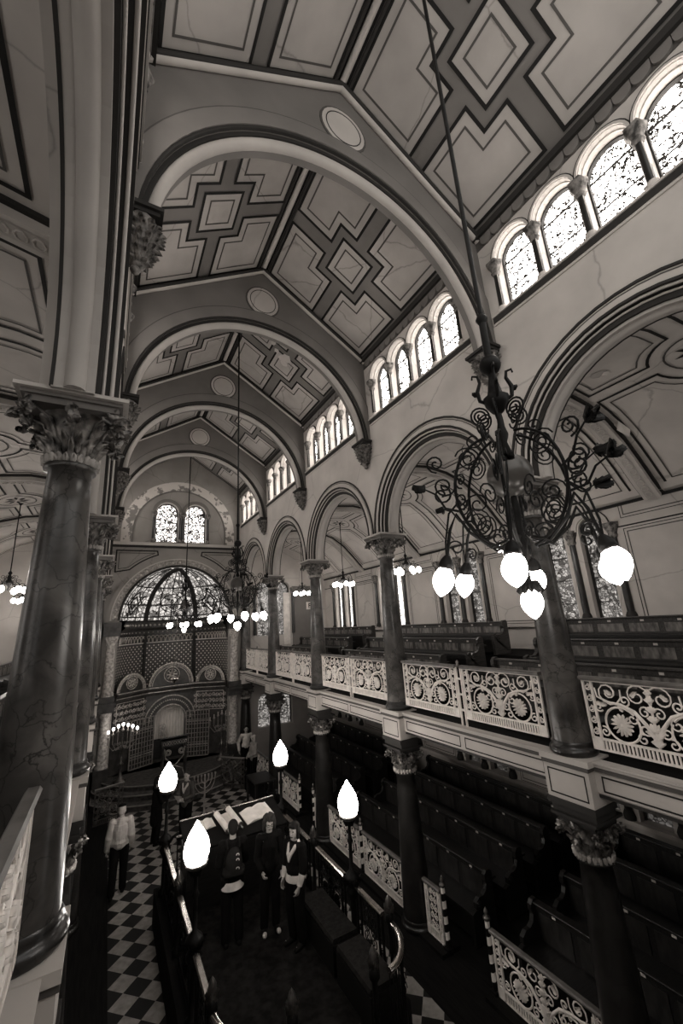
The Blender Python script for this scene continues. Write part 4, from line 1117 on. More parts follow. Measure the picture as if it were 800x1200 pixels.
q.box(L/2-.36, 1.32, -.2, L/2-.12, 1.72, -.14, S); q.prism(arcpts(L/2-.24, 1.72, .12, 0, PI, 8), -.2, -.14, S)
o = q.build('framed_tablet', 'arkgilt', ark)
for s, sn in ((-1, 'left'), (1, 'right')):
    x, y = XC+s*2.38, 18.70
    t = thing('ark_column', 'pale mottled column in two stages standing at the %s side of the ark' % sn, 'column', (x, y, .0), 0, 'ark columns')
    q = MB(); q.box(-.24, -.24, 0, .24, .10, .9); q.build('pedestal', 'ark', t)
    q = MB(); q.lathe([(.22, .9), (.22, .97), (.17, 1.02), (.155, 2.5), (.17, 2.54), (.22, 2.72), (.24, 2.75)], n=20); q.build('lower_shaft', 'palemarble', t)
    q = MB(); q.box(-.28, -.28, 2.75, .28, .10, 2.98); q.box(-.33, -.33, 2.98, .33, .10, 3.08); q.box(-.26, -.26, 3.08, .26, .1, 3.3); q.build('entablature', 'ark', t)
    q = MB(); q.lathe([(.22, 3.3), (.22, 3.38), (.17, 3.44), (.15, 5.1), (.17, 5.13), (.25, 5.42), (.26, 5.46)], n=20); q.build('upper_shaft', 'palemarble', t)
    q = MB(); q.box(-.30, -.30, 5.46, .30, .1, 5.98); q.build('capital_block', 'ark', t)
    hx = XC+s*.62
    g = thing('lattice_gate', 'open iron lattice gate leaf on the %s of the ark opening' % sn, 'gate', (hx, 19.55, .5), rad(-25) if s > 0 else PI+rad(25), 'ark gates')
    q = MB()
    for u in (0, .93): q.box(u-.02, -.02, 0, u+.02, .02, 1.75)
    for z in (.0, .42, 1.3, 1.71): q.box(0, -.02, z, .95, .02, z+.04)
    q.build('gate_frame', 'gate', g)
    q = MB()
    for i in range(1, 8): q.box(.93*i/8-.012, -.012, 0, .93*i/8+.012, .012, 1.72)
    for i in range(1, 10): q.box(0, -.011, 1.72*i/10, .93, .011, 1.72*i/10+.022)
    q.build('lattice_bars', 'gate', g)
    q = MB()
    for i in range(6): q.lathe([(.03, 0), (.02, .03), (.0, .09)], (.08+.16*i, 0, 1.75), 6)
    q.build('finials', 'brassd', g)
    # seven-light candelabrum
    cx, cy = (0.76, 18.15) if s < 0 else (4.30, 18.15)
    t = thing('candelabrum', 'tall branched candelabrum with %s candles on the %s side of the ark' % ('lit' if s < 0 else 'unlit', sn), 'candelabrum', (cx, cy, .5), 0, None)
    q = MB(); q.lathe([(.22, 0), (.22, .05), (.10, .10), (.05, .25), (.04, .5), (.09, .55), (.04, .62), (.03, 1.0), (.07, 1.05), (.03, 1.12), (.025, 1.55)], n=14); q.build('stand', 'brassd', t)
    for i in range(7):
        xx = (i-3)*.155; zt = 1.66-.045*abs(i-3)**1.35
        q = MB()
        if i != 3: q.tube([V3((0, 0, 1.05+.04*abs(i-3))), V3((xx*.6, 0, 1.05-.02)), V3((xx, 0, 1.25)), V3((xx, 0, zt))], .014, 5); q.tube([V3((xx*.5+a*.5, 0, 1.22+b)) for a, b in spiral(0, 0, .06, .015, 0, 1.4, 12)], .008, 4)
        q.lathe([(.012, zt-.05), (.05, zt), (.05, zt+.015)], (xx, 0, 0), 10); br = q.build('branch', 'gate', t)
        q = MB(); q.lathe([(.018, zt), (.018, zt+.14)], (xx, 0, 0), 8)
        q.build('candle', 'white', br)
        if s < 0: q = MB(); q.sphere((xx, 0, zt+.19), .045, 8, 6, (1, 1, 1.3)); q.build('flame', 'candle', br)
t = thing('lectern', 'dark carved reading lectern standing in front of the ark opening', 'lectern', (XC-.12, 17.3, .5))
q = MB(); F2 = Fr((0, 0, 0), (0, 1, 0), (0, 0, 1), (1, 0, 0)); q.prism([(-.16, 1.30), (.20, 1.22), (.20, 1.27), (-.16, 1.36), (-.20, 1.33)], -.46, .46, F2); q.build('sloped_top', 'wood', t)
q = MB(); q.box(-.42, -.16, 1.06, .42, .16, 1.24); q.build('frieze', 'ark', t)
q = MB()
for i in range(9): q.tube([(-.36+.09*i+.035*cos(a), -.165, 1.15+.05*sin(a)) for a in [2*PI*j/10 for j in range(10)]], .010, 4, closed=True)
q.build('carved_band', 'gate', t)
for a in (-.38, .38):
    for b in (-.14, .14): q = MB(); q.lathe([(.05, 0), (.03, .1), (.04, .5), (.025, .9), (.04, 1.02)], (a, b, 0), 8); q.build('leg', 'ark', t)
q = MB()
for s in (-1, 1):
    q.tube([(s*.34, -.17, .98), (s*.30, -.17, .7), (s*.10, -.17, .5), (0, -.17, .42)], .022, 5); q.tube([(s*.34, -.17, .05), (s*.28, -.17, .3), (0, -.17, .42)], .02, 5)
    for r_ in (.09, .05): q.tube([(s*.22+r_*cos(2*PI*j/14), -.18, .86+r_*sin(2*PI*j/14)) for j in range(14)], .016, 5, closed=True)
q.build('scroll_front', 'gate', t)
q = MB(); q.box(-.44, -.28, 0, .44, .26, .06); q.build('base', 'wood', t)
t = thing('eternal_lamp', 'small hanging brass lamp on chains in front of the ark arch', 'lamp', (XC, 18.9, 3.55))
q = MB(); q.lathe([(.0, -.12), (.03, -.08), (.06, -.04), (.20, .05), (.22, .10), (.15, .14), (.06, .2)], n=16); q.build('bowl', 'brass', t)
q = MB()
for i in range(3): a = 2*PI*i/3; q.tube([polar(.2, a, .1), polar(.03, a, .85)], .008, 4)
q.tube([(0, 0, .85), (0, 0, 4.45)], .010, 4); q.lathe([(.07, .8), (.09, .86), (.05, .9), (.02, .95)], n=12); q.build('chains', 'brassd', t)
t = thing('menorah', 'low seven-branched menorah standing on the tiles before the ark steps', 'menorah', (2.97, 14.6, 0))
q = MB(); q.lathe([(.18, 0), (.18, .03), (.06, .08), (.03, .2), (.025, .6), (.02, 1.12)], n=12); q.build('stem', 'gate', t)
for r_ in (.11, .21, .31):
    for s in (-1, 1): q = MB(); q.tube([(s*r_*sin(b), 0, 1.08-r_*1.35*cos(b)) for b in [PI/2*j/8 for j in range(9)]]+[(s*r_, 0, 1.15)], .013, 5); q.build('branch', 'gate', t)
for i in range(7): q = MB(); q.lathe([(.01, 1.1), (.028, 1.14), (.028, 1.17)], ((i-3)*.104, 0, 0), 8); q.build('cup', 'gate', t)
t = thing('side_table', 'small dark wooden table beside the fourth column near the ark steps', 'table', (4.72, 14.5, 0))
q = MB(); q.box(-.34, -.5, .70, .34, .5, .75); q.build('table_top', 'wood', t)
for a in (-.3, .3):
    for b in (-.45, .45): q = MB(); q.box(a-.03, b-.03, 0, a+.03, b+.03, .70); q.build('leg', 'wood', t)
for (x, y, rz, z, lab, W) in ((.42, 16.05, .28, .05, 'curved dark iron screen with pale top rail on the left of the ark steps', .78), (4.25, 16.25, -.85+PI, .05, 'dark iron screen with pale top rail on the right of the ark steps', .95)):
    railing(W, .98, (x, y, z), rz, lab, None, mi='brassd', mt='handrail', name='iron_screen', cat='screen')

# ------------------------------------------------------------------ reading platform
PX = 1.21; ZP = .6
t = MB(); t.mat('woodk')
t.prism([(XC-PX-.14, 10.45), (XC-PX-.14, 5.7), (XC-.75, 4.95), (XC+.75, 4.95), (XC+PX+.14, 5.7), (XC+PX+.14, 10.45)], 0, ZP-.02)
t.mat('carpet'); t.prism([(XC-PX+.05, 10.3), (XC-PX+.05, 5.7), (XC-.65, 5.1), (XC+.65, 5.1), (XC+PX-.05, 5.7), (XC+PX-.05, 10.3)], ZP-.02, ZP)
t.mat('woodk'); t.box(XC-.75, 4.5, 0, XC+.75, 4.95, .4); t.box(XC-.75, 4.1, 0, XC+.75, 4.5, .2)
struct(t, 'floor_reading_platform')
POSTS = (10.22, 8.35, 6.95, 5.85)
for s, sn in ((-1, 'left'), (1, 'right')):
    for (a, b), w_ in zip(zip(POSTS, POSTS[1:]), ('far', 'middle', 'near')):
        railing(a-b-.40, .84, (XC+s*PX, (a+b)/2, ZP), -PI/2*s, 'brass handrail over black iron panel, %s length on the %s of the reading platform' % (w_, sn), 'reading platform rails', mi='irond', mt='brass', name='brass_railing')
    t = thing('curved_railing', 'curved brass handrail end at the near %s corner of the reading platform' % sn, 'railing', (XC+s*(PX-.55), 5.85, ZP))
    q = MB(); pt = [(s*.55*cos(a), -.67*sin(a)) for a in [PI/2*i/14 for i in range(1, 14)]]
    q.tube([(x, y, .81) for x, y in pt], .042, 8); q.build('handrail', 'brass', t)
    q = MB(); q.tube([(x, y, .06) for x, y in pt], .02, 6)
    for i in range(0, len(pt), 1): q.tube([(pt[i][0], pt[i][1], .0), (pt[i][0], pt[i][1], .8)], .010, 5)
    for i in range(0, len(pt)-1, 2):
        q.tube([V3((pt[i][0], pt[i][1], .4+.0))+V3((a*.5, 0, b)) for a, b in spiral(0, 0, .09, .02, 0, 1.5, 12)], .008, 4)
    q.build('balusters', 'irond', t)
railing(2*PX-.5, .84, (XC, 10.26, ZP), 0, 'brass handrail over black iron panel across the ark end of the reading platform', None, mi='irond', mt='brass', name='brass_railing')
np_ = None
for x, y, lab in ((XC-PX, 8.35, 'short black post with brass pinecone finial, far one on the left platform rail'), (XC-PX, 5.85, 'short black post with brass pinecone finial, near one on the left platform rail'),
                  (XC+PX, 8.35, 'short black post with brass pinecone finial, far one on the right platform rail'), (XC+PX, 5.85, 'short black post with brass pinecone finial at the start of the right curved handrail'),
                  (XC+.52, 5.2, 'gate post with leafy brass finial at the end of the right curved handrail'), (XC-.52, 5.2, 'gate post with leafy brass finial at the end of the left curved handrail')):
    if np_ is None:
        np_ = thing('rail_post', lab, 'post')
        q = MB(); q.lathe([(.07, 0), (.07, .06), (.035, .1), (.03, .45), (.045, .48), (.03, .52), (.035, .78), (.065, .82), (.06, .9), (.03, .93)], n=12); q.build('post', 'irond', np_)
        q = MB(); q.lathe([(.02, .92), (.045, .95), (.05, 1.0), (.038, 1.06), (.02, 1.1), (.0, 1.13)], n=10, ripple=5, amp=.12)
        for i in range(6): leafstrip(q, polar(.035, PI/3*i, .92), polar(1, PI/3*i, 0), (0, 0, 1), .10, .025, 1.2, .1, 4)
        q.build('finial', 'brassd', np_)
        place(np_, True, (x, y, ZP), 0, lab, 'reading platform posts')
    else: place(np_, False, (x, y, ZP), 0, lab, 'reading platform posts')
lp = None
for x, y, lab in ((XC-PX, 6.95, 'standing lamp with lit flame-shaped glass on the near left rail of the platform'), (XC+PX, 6.88, 'standing lamp with lit flame-shaped glass on the near right rail of the platform'),
                  (XC-PX, 10.15, 'standing lamp with lit flame-shaped glass at the far left corner of the platform'), (XC+PX, 10.05, 'standing lamp with lit flame-shaped glass at the far right corner of the platform')):
    if lp is None:
        lp = thing('standing_lamp', lab, 'lamp')
        q = MB(); q.lathe([(.10, 0), (.10, .06), (.05, .1), (.045, .6), (.09, .68), (.11, .74), (.06, .82), (.13, .88), (.10, .94), (.035, 1.0), (.028, 1.35), (.05, 1.4), (.03, 1.45), (.025, 1.62), (.05, 1.66), (.09, 1.72), (.11, 1.75)], n=14)
        for i in range(6): leafstrip(q, polar(.08, PI/3*i, .82), polar(1, PI/3*i, 0), (0, 0, 1), .13, .045, 1.6, .4); leafstrip(q, polar(.04, PI/3*i, 1.62), polar(1, PI/3*i, 0), (0, 0, 1), .13, .03, 1.2, .3)
        q.build('post', 'irond', lp)
        q = MB(); q.lathe([(.10, 1.74), (.135, 1.78), (.165, 1.86), (.172, 1.93), (.155, 2.02), (.12, 2.10), (.075, 2.17), (.04, 2.22), (.012, 2.27), (.0, 2.28)], n=24, ripple=8, amp=.035); q.build('glass_flame', 'bulb', lp)
        q = MB(); q.lathe([(.09, 1.70), (.15, 1.745), (.155, 1.77), (.12, 1.775)], n=18, ripple=9, amp=.06); q.build('gallery_ring', 'brassd', lp)
        place(lp, True, (x, y, ZP), 0, lab, 'reading platform lamps')
    else: place(lp, False, (x, y, ZP), 0, lab, 'reading platform lamps')
# reading desk with its books and scroll
SL = math.atan2(.22, .78)
t = thing('reading_desk', 'long dark sloped reading desk across the far end of the platform', 'desk', (XC, 9.55, ZP))
q = MB(); F2 = Fr((0, 0, 0), (0, 1, 0), (0, 0, 1), (1, 0, 0)); q.prism([(-.42, .93), (.40, 1.16), (.40, 1.20), (-.42, .97)], -.98, .98, F2); q.build('sloped_top', 'black_cloth', t)
q = MB(); q.box(-.95, -.36, 0, .95, .36, .90); q.build('body', 'wood', t)
q = MB(); q.tube([(-.98, .42, 1.2), (.98, .42, 1.2)], .02, 6); q.build('edge_rail', 'brass', t)
def on_desk(name, lab, cat, x, dy, rz):
    o = thing(name, lab, cat); z = ZP+.97+(dy+.42)*(.23/.82)
    o.location = (x, 9.55+dy, z+.004); o.rotation_euler = (Matrix.Rotation(math.atan2(.23, .82), 3, 'X') @ Matrix.Rotation(rz, 3, 'Z')).to_euler(); return o
def open_book(o, w, h):
    q = MB()
    for s in (-1, 1):
        q.grid([[(s*w*u, y, .005+.035*sin(PI*min(u*1.1+.05, 1))) for u in [i/8 for i in range(9)]] for y in (-h/2, h/2)]); q.grid([[(s*w*u, y, 0) for u in (0, 1)] for y in (-h/2, h/2)])
        q.grid([[(s*w, y, z) for y in (-h/2, h/2)] for z in (0, .012)])
        for y in (-h/2, h/2): q.face([(0, y, 0)]+[(s*w*i/8, y, .005+.035*sin(PI*min(i/8*1.1+.05, 1))) for i in range(9)]+[(s*w, y, 0)])
    q.build('pages', 'paper', o)
    q = MB(); q.box(-w-.01, -h/2-.01, -.004, w+.01, h/2+.01, .001); q.build('cover', 'wood', o)
    q = MB()
    for s in (-1, 1):
        for i in range(9): y = h/2-.05-(h-.1)*i/8; q.box(min(s*w*.16, s*w*.85), y-.004, .036, max(s*w*.16, s*w*.85), y+.004, .0415) if i % 4 != 3 else None
open_book(on_desk('open_book', 'large open pale book lying on the right part of the reading desk', 'book', 3.02, .05, .18), .30, .40)
open_book(on_desk('open_book', 'smaller open book on the left part of the reading desk beside the scroll', 'book', 1.98, .12, .15), .18, .26)
o = on_desk('torah_scroll', 'rolled parchment scroll on two rollers in the middle of the reading desk', 'scroll', 2.42, .04, .22)
for s in (-1, 1):
    q = MB(); q.tube([(s*.13, -.27, .06), (s*.13, .27, .06)], .055, 12); q.build('roll', 'paper', o)
    q = MB(); q.tube([(s*.13, -.40, .06), (s*.13, .40, .06)], .017, 8); q.tube([(s*.13, -.30, .06), (s*.13, -.285, .06)], .06, 12); q.tube([(s*.13, .285, .06), (s*.13, .30, .06)], .06, 12); q.build('roller', 'brassd', o)
q = MB(); q.box(-.13, -.25, .004, .13, .25, .010); q.build('parchment', 'paper', o)
for i, (y0, y1, lab) in enumerate(((6.55, 7.75, 'dark cushioned bench against the right platform rail, farther of two'), (5.55, 6.45, 'dark cushioned bench against the right platform rail, nearer of two'))):
    t = thing('platform_bench', lab, 'bench', (XC+PX-.34, (y0+y1)/2, ZP), 0, None)
    L = y1-y0
    q = MB(); q.box(-.22, -L/2, 0, .22, L/2, .36); q.build('bench_box', 'wood', t)
    q = MB(); q.prism([(-.21, .36), (.21, .36), (.22, .39), (.20, .43), (-.20, .43), (-.22, .39)], -L/2+.01, L/2-.01, Fr((0, 0, 0), (1, 0, 0), (0, 0, 1), (0, 1, 0))); q.build('cushion', 'cushion', t)
# ------------------------------------------------------------------ people
def cap(q, pts, rs, n=12):
    pts = [V3(p) for p in pts]
    q.tube(pts, list(rs), n)
    for p, r in zip(pts, rs): q.sphere(p, r*.995, 10, 6)
def remeshed(q, name, parent, mats, vox, smooth=2, paint=None):
    me = bpy.data.meshes.new(name); me.from_pydata([tuple(p) for p in q.v], [], q.f); me.update()
    bm = bmesh.new(); bm.from_mesh(me); bmesh.ops.recalc_face_normals(bm, faces=bm.faces); bm.to_mesh(me); bm.free()
    o = bpy.data.objects.new(name, me); C.objects.link(o)
    md = o.modifiers.new('r', 'REMESH'); md.mode = 'VOXEL'; md.voxel_size = vox; md.use_smooth_shade = True
    sm = o.modifiers.new('s', 'SMOOTH'); sm.factor = .5; sm.iterations = smooth
    dg = bpy.context.evaluated_depsgraph_get(); new = bpy.data.meshes.new_from_object(o.evaluated_get(dg)); new.name = name
    o.modifiers.clear(); o.data = new; bpy.data.meshes.remove(me)
    new.materials.clear()
    for m in mats: new.materials.append(M[m])
    if paint:
        for p in new.polygons:
            k = paint(p.center)
            if k: p.material_index = k
    for p in new.polygons: p.use_smooth = True
    o.parent = parent; return o
def person(label, loc, rz, h, pose, wear, vox=.0075):
    s = h/1.75; t = thing('person', label, 'person', loc, rz)
    P = lambda *a: V3(a)*s
    J = {}
    for sd, k in ((-1, 'l'), (1, 'r')):
        st = pose.get('step', 0)*(1 if sd > 0 else -1)
        J['hip'+k] = P(sd*.09, 0, .92); J['knee'+k] = P(sd*.10, .03+st*.12, .50); J['ank'+k] = P(sd*.105, -.02+st*.25-.03*abs(st), .085+.05*(st < 0)*abs(st))
        J['toe'+k] = J['ank'+k]+P(sd*.02, .16, -.045)
        J['sh'+k] = P(sd*.175, -.01, 1.415)
        e, w = pose.get(k, ((sd*.25, -.03, 1.13), (sd*.27, .05, .88)))
        J['el'+k] = P(*e); J['wr'+k] = P(*w)
    fem = wear.get('fem', False); sw = .93 if fem else 1.0
    yaw = pose.get('head', 0.0); HR = Matrix.Rotation(yaw, 3, 'Z') @ Matrix.Rotation(pose.get('nod', 0.0), 3, 'X')
    hc = P(0, .005, 1.615)
    Hd = lambda x, y, z: hc+HR @ (V3((x, y, z-1.615))*s)
    b = MB()
    b.sphere(Hd(0, -.012, 1.655), .1*s, 16, 10, (.79, .97, .96)); b.sphere(Hd(0, .025, 1.595), .1*s, 14, 8, (.66, .70, .93)); b.sphere(Hd(0, .062, 1.535), .034*s, 8, 6)
    cap(b, [Hd(0, .092, 1.635), Hd(0, .108, 1.60)], [.011*s, .015*s], 8); b.sphere(Hd(0, .082, 1.555), .02*s, 8, 6, (1.2, .8, .6))
    for e in (-1, 1): b.sphere(Hd(e*.078, -.008, 1.612), .03*s, 8, 6, (.35, .7, 1.1)); b.sphere(Hd(e*.033, .078, 1.655), .02*s, 8, 6, (1.2, .6, .5))
    cap(b, [P(0, -.01, 1.40), P(0, -.005, 1.50), Hd(0, -.005, 1.56)], [.062*s, .054*s, .054*s])
    cap(b, [P(0, 0, .95), P(0, .0, 1.08), P(0, .0, 1.27), P(0, -.005, 1.38)], [.115*s, .105*s*sw, .125*s*sw, .08*s])
    for sd, k in ((-1, 'l'), (1, 'r')):
        cap(b, [P(sd*.06, 0, 1.35), J['sh'+k], J['el'+k], J['wr'+k]], [.07*s, .043*s, .038*s, .027*s])
        cap(b, [P(sd*.06, 0, .97), J['hip'+k], J['knee'+k], J['ank'+k]], [.095*s, .088*s, .056*s, .038*s])
        cap(b, [J['ank'+k]-P(0, .04, .04), J['toe'+k]], [.038*s, .032*s])
        d = (J['wr'+k]-J['el'+k]).normalized(); d = (d+V3(pose.get('hd'+k, (0, 0, 0)))).normalized()
        inn = V3((-sd, 0, 0)); inn = (inn-d*inn.dot(d))
        inn = inn.normalized() if inn.length > .2 else V3((0, 0, 1))
        fw = d.cross(inn).normalized()
        if fw.y < 0: fw = -fw
        w0 = J['wr'+k]
        cap(b, [w0, w0+d*.045*s+fw*.012*s, w0+d*.08*s+fw*.02*s], [.024*s, .021*s, .016*s]); cap(b, [w0, w0+d*.045*s-fw*.012*s, w0+d*.08*s-fw*.022*s], [.024*s, .021*s, .016*s])
        for i, L in enumerate((.062, .070, .066, .052)):
            f0 = w0+d*.08*s+fw*(.033-.022*i)*s; f1 = f0+(d*.6+inn*.12)*L*.6*s; f2 = f1+(d*.6+inn*.7)*L*.5*s
            cap(b, [f0-d*.01*s, f0+d*L*.35*s, f0+(d*.62+inn*.2)*L*s, f0+(d*.75+inn*.6)*L*1.2*s], [.0095*s, .009*s, .0085*s, .0075*s], 6)
        cap(b, [w0+d*.02*s+fw*.02*s, w0+d*.05*s+fw*.046*s+inn*.01*s, w0+d*.085*s+fw*.052*s+inn*.022*s], [.014*s, .011*s, .009*s], 6)
    eyes = [Hd(e*.031, .082, 1.632) for e in (-1, 1)]; mouth = [Hd(x*.009, .088, 1.556) for x in (-2, -1, 0, 1, 2)]
    def paint(c):
        if any((c-e).length < .011*s for e in eyes): return 1
        if any((c-e).length < .009*s for e in mouth): return 2
        return 0
    remeshed(b, 'body', t, ['skin', 'dark_hair', 'brown_hair'], vox, 2, paint)
    # upper garment
    g = MB(); lo = wear.get('hem', .90); x = wear.get('bulk', .03)
    cap(g, [P(0, 0, lo+.10), P(0, 0, 1.08), P(0, 0, 1.28), P(0, -.008, 1.385)], [(.135+x)*s*(1.05 if wear.get('flare') else 1), (.118+x)*s*sw, (.130+x)*s*sw, (.086+x)*s])
    for sd, k in ((-1, 'l'), (1, 'r')):
        cap(g, [P(sd*.075, 0, lo+.09), P(sd*.06, 0, 1.1)], [(.085+x)*s, (.08+x)*s])
        sl = wear.get('sleeve', .93); w_ = J['el'+k].lerp(J['wr'+k], sl)
        cap(g, [P(sd*.05, 0, 1.40), J['sh'+k], J['el'+k], w_], [(.07+x*.5)*s, (.058+x*.62)*s, (.046+x*.8)*s, (.034+x*.7)*s])
    remeshed(g, wear.get('topname', 'jacket'), t, [wear['top']], vox, 3)
    if 'coat' in wear:
        g = MB(); cap(g, [P(0, 0, .60), P(0, 0, .95)], [.18*s, .155*s]); remeshed(g, 'coat_skirt', t, [wear['top']], vox, 3)
    g = MB()
    cap(g, [P(0, 0, 1.03), P(0, 0, .95)], [.125*s, .128*s])
    for sd, k in ((-1, 'l'), (1, 'r')):
        cap(g, [P(sd*.06, 0, .97), J['hip'+k], J['knee'+k], J['ank'+k]+P(0, 0, .01)], [.118*s, .112*s, .086*s, .076*s])
    remeshed(g, 'trousers', t, [wear.get('legs', 'dark_trousers')], vox, 3)
    for sd, k in ((-1, 'l'), (1, 'r')):
        g = MB(); a = J['ank'+k]; z = a.z-.085*s
        cap(g, [V3((a.x, a.y-.045*s, z+.042*s)), V3((a.x+sd*.008*s, a.y+.08*s, z+.040*s)), V3((a.x+sd*.02*s, a.y+.17*s, z+.034*s))], [.043*s, .045*s, .036*s]); cap(g, [a+P(0, -.02, .03), a+P(0, -.01, -.03)], [.048*s, .048*s])
        sh = remeshed(g, 'shoe', t, ['shoe_black', 'pale_cloth'], .009, 2, (lambda c, a=a: 1 if c.y > a.y+.14*s else 0) if wear.get('sneaker') else None)
    # hair
    g = MB(); hair = wear.get('hair', 'short')
    g.sphere(Hd(0, -.022, 1.672), .1*s, 16, 10, (.86, .98, .95)); g.sphere(Hd(0, -.05, 1.625), .1*s, 12, 8, (.80, .66, .85))
    if hair == 'bob':
        for e in (-1, 1): cap(g, [Hd(e*.062, -.02, 1.70), Hd(e*.085, .0, 1.62), Hd(e*.082, .012, 1.535)], [.04*s, .034*s, .026*s])
        cap(g, [Hd(0, -.07, 1.65), Hd(0, -.085, 1.53)], [.06*s, .05*s]); cap(g, [Hd(-.05, .07, 1.70), Hd(.05, .07, 1.70)], [.024*s, .024*s])
    if hair == 'curly':
        rr = random.Random(3)
        for i in range(90):
            u = rr.uniform(-1, 1); a = rr.uniform(0, 2*PI); k_ = math.sqrt(1-u*u); p = (.105*k_*cos(a), -.015+.105*k_*sin(a), 1.655+.115*u)
            if p[1] > .045 and p[2] < 1.70: continue
            g.sphere(Hd(*p), rr.uniform(.024, .032)*s, 8, 5)
        for e in (-1, 1): cap(g, [Hd(e*.085, .02, 1.70), Hd(e*.098, .01, 1.62), Hd(e*.095, 0, 1.53)], [.03*s, .034*s, .03*s])
    remeshed(g, 'hair', t, [wear.get('haircol', 'dark_hair')], .008, 2)
    if wear.get('kippah'):
        g = MB(); rows = []
        F = Fr(Hd(0, -.035, 1.70), HR @ V3((1, 0, 0)), HR @ V3((0, 1, -.15)), HR @ V3((0, .12, 1)))
        g.lathe([(.082*s, .02*s), (.08*s, .04*s), (.06*s, .062*s), (.0, .072*s)], fr=F, n=16); g.build('skullcap', 'black_cloth', t)
    if wear.get('glasses'):
        g = MB()
        for e in (-1, 1):
            g.tube([Hd(e*.034+.024*cos(2*PI*i/12), .104, 1.632+.018*sin(2*PI*i/12)) for i in range(12)], .003, 5, closed=True); g.tube([Hd(e*.058, .102, 1.634), Hd(e*.082, .0, 1.63)], .003, 4)
        g.tube([Hd(-.012, .106, 1.636), Hd(.012, .106, 1.636)], .003, 4); g.build('spectacles', 'irond', t)
    if 'hem2' in wear:      # pale shirt tail showing under the jacket
        g = MB(); z0, z1 = wear['hem2'][1:]
        rows = [[P((.168+.012*i)*cos(a), (.142+.012*i)*sin(a), z) for a in [2*PI*j/24 for j in range(25)]] for i, z in enumerate((z1, (z0+z1)/2, z0))]
        g.grid(rows); g.grid([[p*.985 for p in r] for r in rows]); g.build('shirt_tail', wear['hem2'][0], t)
    if 'scarf' in wear:
        g = MB()
        cap(g, [P(-.075, -.02, 1.46), P(-.075, .06, 1.42), P(-.03, .135, 1.32), P(0, .150, 1.22)], [.03*s, .034*s, .032*s, .018*s], 8); cap(g, [P(.075, -.02, 1.46), P(.075, .06, 1.42), P(.03, .135, 1.32), P(0, .150, 1.22)], [.03*s, .034*s, .032*s, .018*s], 8); cap(g, [P(-.07, -.03, 1.46), P(0, -.07, 1.47), P(.07, -.03, 1.46)], [.03*s]*3, 8)
        remeshed(g, 'collar', t, [wear['scarf']], .008, 2)
    if 'cuffs' in wear:
        for k in 'lr':
            g = MB(); a, c = J['el'+k].lerp(J['wr'+k], .30), J['el'+k].lerp(J['wr'+k], .95); g.tube([a, a.lerp(c, .5), c], [.058*s, .052*s, .045*s], 14); g.build('cuff', wear['cuffs'], t)
    if wear.get('pack'):
        g = MB(); g.sphere(P(0, -.205, 1.22), .1*s, 14, 10, (1.35, .8, 2.1)); cap(g, [P(-.10, -.17, 1.08), P(.10, -.17, 1.08)], [.09*s, .09*s]); bp = remeshed(g, 'backpack', t, ['dark_cloth'], .009, 3)
        for z in (1.15, 1.27, 1.34):
            g = MB(); g.tube([P(.05+.022*cos(a), -.285+.10*(z-1.22)**2, z+.02*sin(a)) for a in [PI*1.2*i/8-.5 for i in range(9)]], .0055*s, 5); g.build('strap_loop', 'pale_cloth', bp)
        for e in (-1, 1):
            g = MB(); g.tube([P(e*.10, -.16, 1.40), P(e*.105, -.03, 1.475), P(e*.10, .10, 1.38), P(e*.11, .12, 1.2), P(e*.15, -.08, 1.08)], .018*s, 6, flat=.5); g.build('shoulder_strap', 'dark_cloth', bp)
    return t, J
DN = lambda sd: ((sd*.25, -.04, 1.13), (sd*.26, .03, .88))
person('person in pale shirt, black skullcap and dark trousers walking up the tiled aisle', (.60, 11.93, 0), rad(-4), 1.74,
       {'step': .55, 'l': ((-.225, -.04, 1.14), (-.25, .02, .89)), 'r': ((.225, -.06, 1.14), (.22, .06, .90))}, dict(top='pale_shirt', topname='shirt', hem=.93, bulk=.045, haircol='grey_hair', kippah=True))
person('person in a long dark coat holding a paper, standing behind the far left platform lamp', (1.54, 13.8, 0), rad(-75), 1.62,
       {'l': ((-.20, .08, 1.12), (-.08, .28, 1.16)), 'r': ((.22, .06, 1.12), (.10, .28, 1.12))}, dict(top='black_cloth', coat=True, hair='bob', fem=True, scarf='grey_jacket'), .009)
person('person in a grey jacket and dark trousers holding a paper, standing beside the menorah', (2.26, 13.55, 0), rad(140), 1.68,
       {'l': ((-.24, .06, 1.14), (-.10, .28, 1.12)), 'r': ((.24, .06, 1.14), (.10, .28, 1.10))}, dict(top='grey_jacket', hair='short', haircol='brown_hair', hem=.86, scarf='pale_shirt'), .009)
person('person in dark jacket with a backpack and pale shirt tail, facing the reading desk', (2.12, 8.05, ZP), rad(-8), 1.72,
       {'l': ((-.22, .05, 1.12), (-.14, .22, 1.02)), 'r': ((.22, .05, 1.12), (.14, .22, 1.02))}, dict(top='black_cloth', pack=True, hem2=('pale_cloth', .80, .90), bulk=.028))
person('person with curly brown hair, spectacles and white-toed shoes, facing the camera on the platform', (2.74, 7.98, ZP), rad(172), 1.66,
       {'l': ((-.22, -.02, 1.12), (-.2, .06, .90)), 'r': ((.22, .0, 1.12), (.17, .17, .98)), 'nod': -.15}, dict(top='black_cloth', hair='curly', haircol='brown_hair', glasses=True, sneaker=True, fem=True))
person('person with black bob, white collar, cuffs and waistband, facing left on the platform', (3.00, 7.45, ZP), rad(112), 1.66,
       {'l': ((-.22, .02, 1.12), (-.20, .12, .90)), 'r': ((.22, .0, 1.12), (.22, .08, .90)), 'head': .2}, dict(top='black_cloth', hair='bob', fem=True, scarf='pale_cloth', cuffs='pale_cloth', hem=.98, hem2=('pale_cloth', .93, 1.02), sleeve=.35))
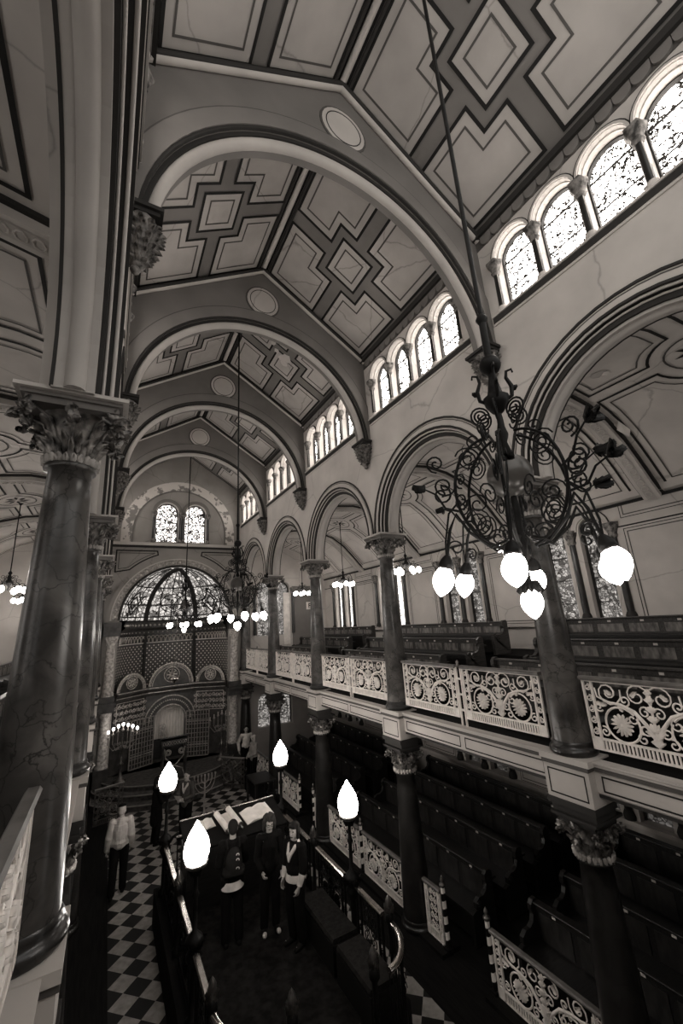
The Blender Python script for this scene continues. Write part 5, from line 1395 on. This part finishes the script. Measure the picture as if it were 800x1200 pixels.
person('person in a white shirt and dark trousers standing beside the ark steps, facing the camera', (5.05, 17.3, 0), rad(170), 1.74,
       {'l': ((-.30, -.02, 1.16), (-.30, .04, .94)), 'r': ((.30, -.02, 1.16), (.28, .08, .92))}, dict(top='white_shirt', topname='shirt', hem=.97, bulk=.02, hair='short'), .01)
person('person with white hair and pale cardigan standing next to the one in the white shirt', (5.06, 16.35, 0), rad(100), 1.58,
       {'l': ((-.22, .04, 1.12), (-.12, .20, 1.05)), 'r': ((.22, .04, 1.12), (.14, .2, 1.0))}, dict(top='pale_cardigan', topname='cardigan', hem=.84, hair='bob', haircol='grey_hair', fem=True), .01)
for lab, p, rz in (('white sheet of paper held by the person in the long dark coat', (1.86, 13.84, 1.06), -75), ('white sheet of paper held by the person in the grey jacket', (2.04, 13.30, 1.08), 140)):
    t = thing('paper_sheet', lab, 'paper', p, rad(rz)); q = MB(); q.box(-.105, -.01, -.12, .105, -.007, .15); o = q.build('sheet', 'paper', t); o.rotation_euler = (-.7, 0, 0)

# ------------------------------------------------------------------ daylight, camera
wd = bpy.data.worlds.new('World'); bpy.context.scene.world = wd; wd.use_nodes = True
bg = wd.node_tree.nodes['Background']; bg.inputs[0].default_value = (1, .97, .93, 1); bg.inputs[1].default_value = WORLD
cam = bpy.data.cameras.new('Camera'); co = bpy.data.objects.new('Camera', cam); C.objects.link(co)
yaw, pitch, roll, f_px = 0.5244, 0.2634, -0.0632, 472.2
D = V3((sin(yaw)*cos(pitch), cos(yaw)*cos(pitch), sin(pitch))); A = V3((cos(yaw), -sin(yaw), 0)); B = A.cross(D)
A2, B2 = A*cos(roll)+B*sin(roll), -A*sin(roll)+B*cos(roll)
m = Matrix((A2, B2, -D)).transposed().to_4x4(); m.translation = (0, 0, H); co.matrix_world = m
cam.sensor_fit = 'VERTICAL'; cam.sensor_height = 36; cam.sensor_width = 24; cam.lens = f_px/1200*36; cam.clip_start = .05; cam.clip_end = 200
sc_ = bpy.context.scene; sc_.camera = co
sc_.view_settings.view_transform = 'Standard'; sc_.view_settings.look = 'None'; sc_.view_settings.gamma = 1; sc_.view_settings.use_curve_mapping = False
sc_.view_settings.exposure = EXPO
cy = sc_.cycles; cy.use_denoising = True; cy.max_bounces = 6; cy.diffuse_bounces = 4; cy.glossy_bounces = 3; cy.sample_clamp_indirect = 4.0; cy.use_adaptive_sampling = False
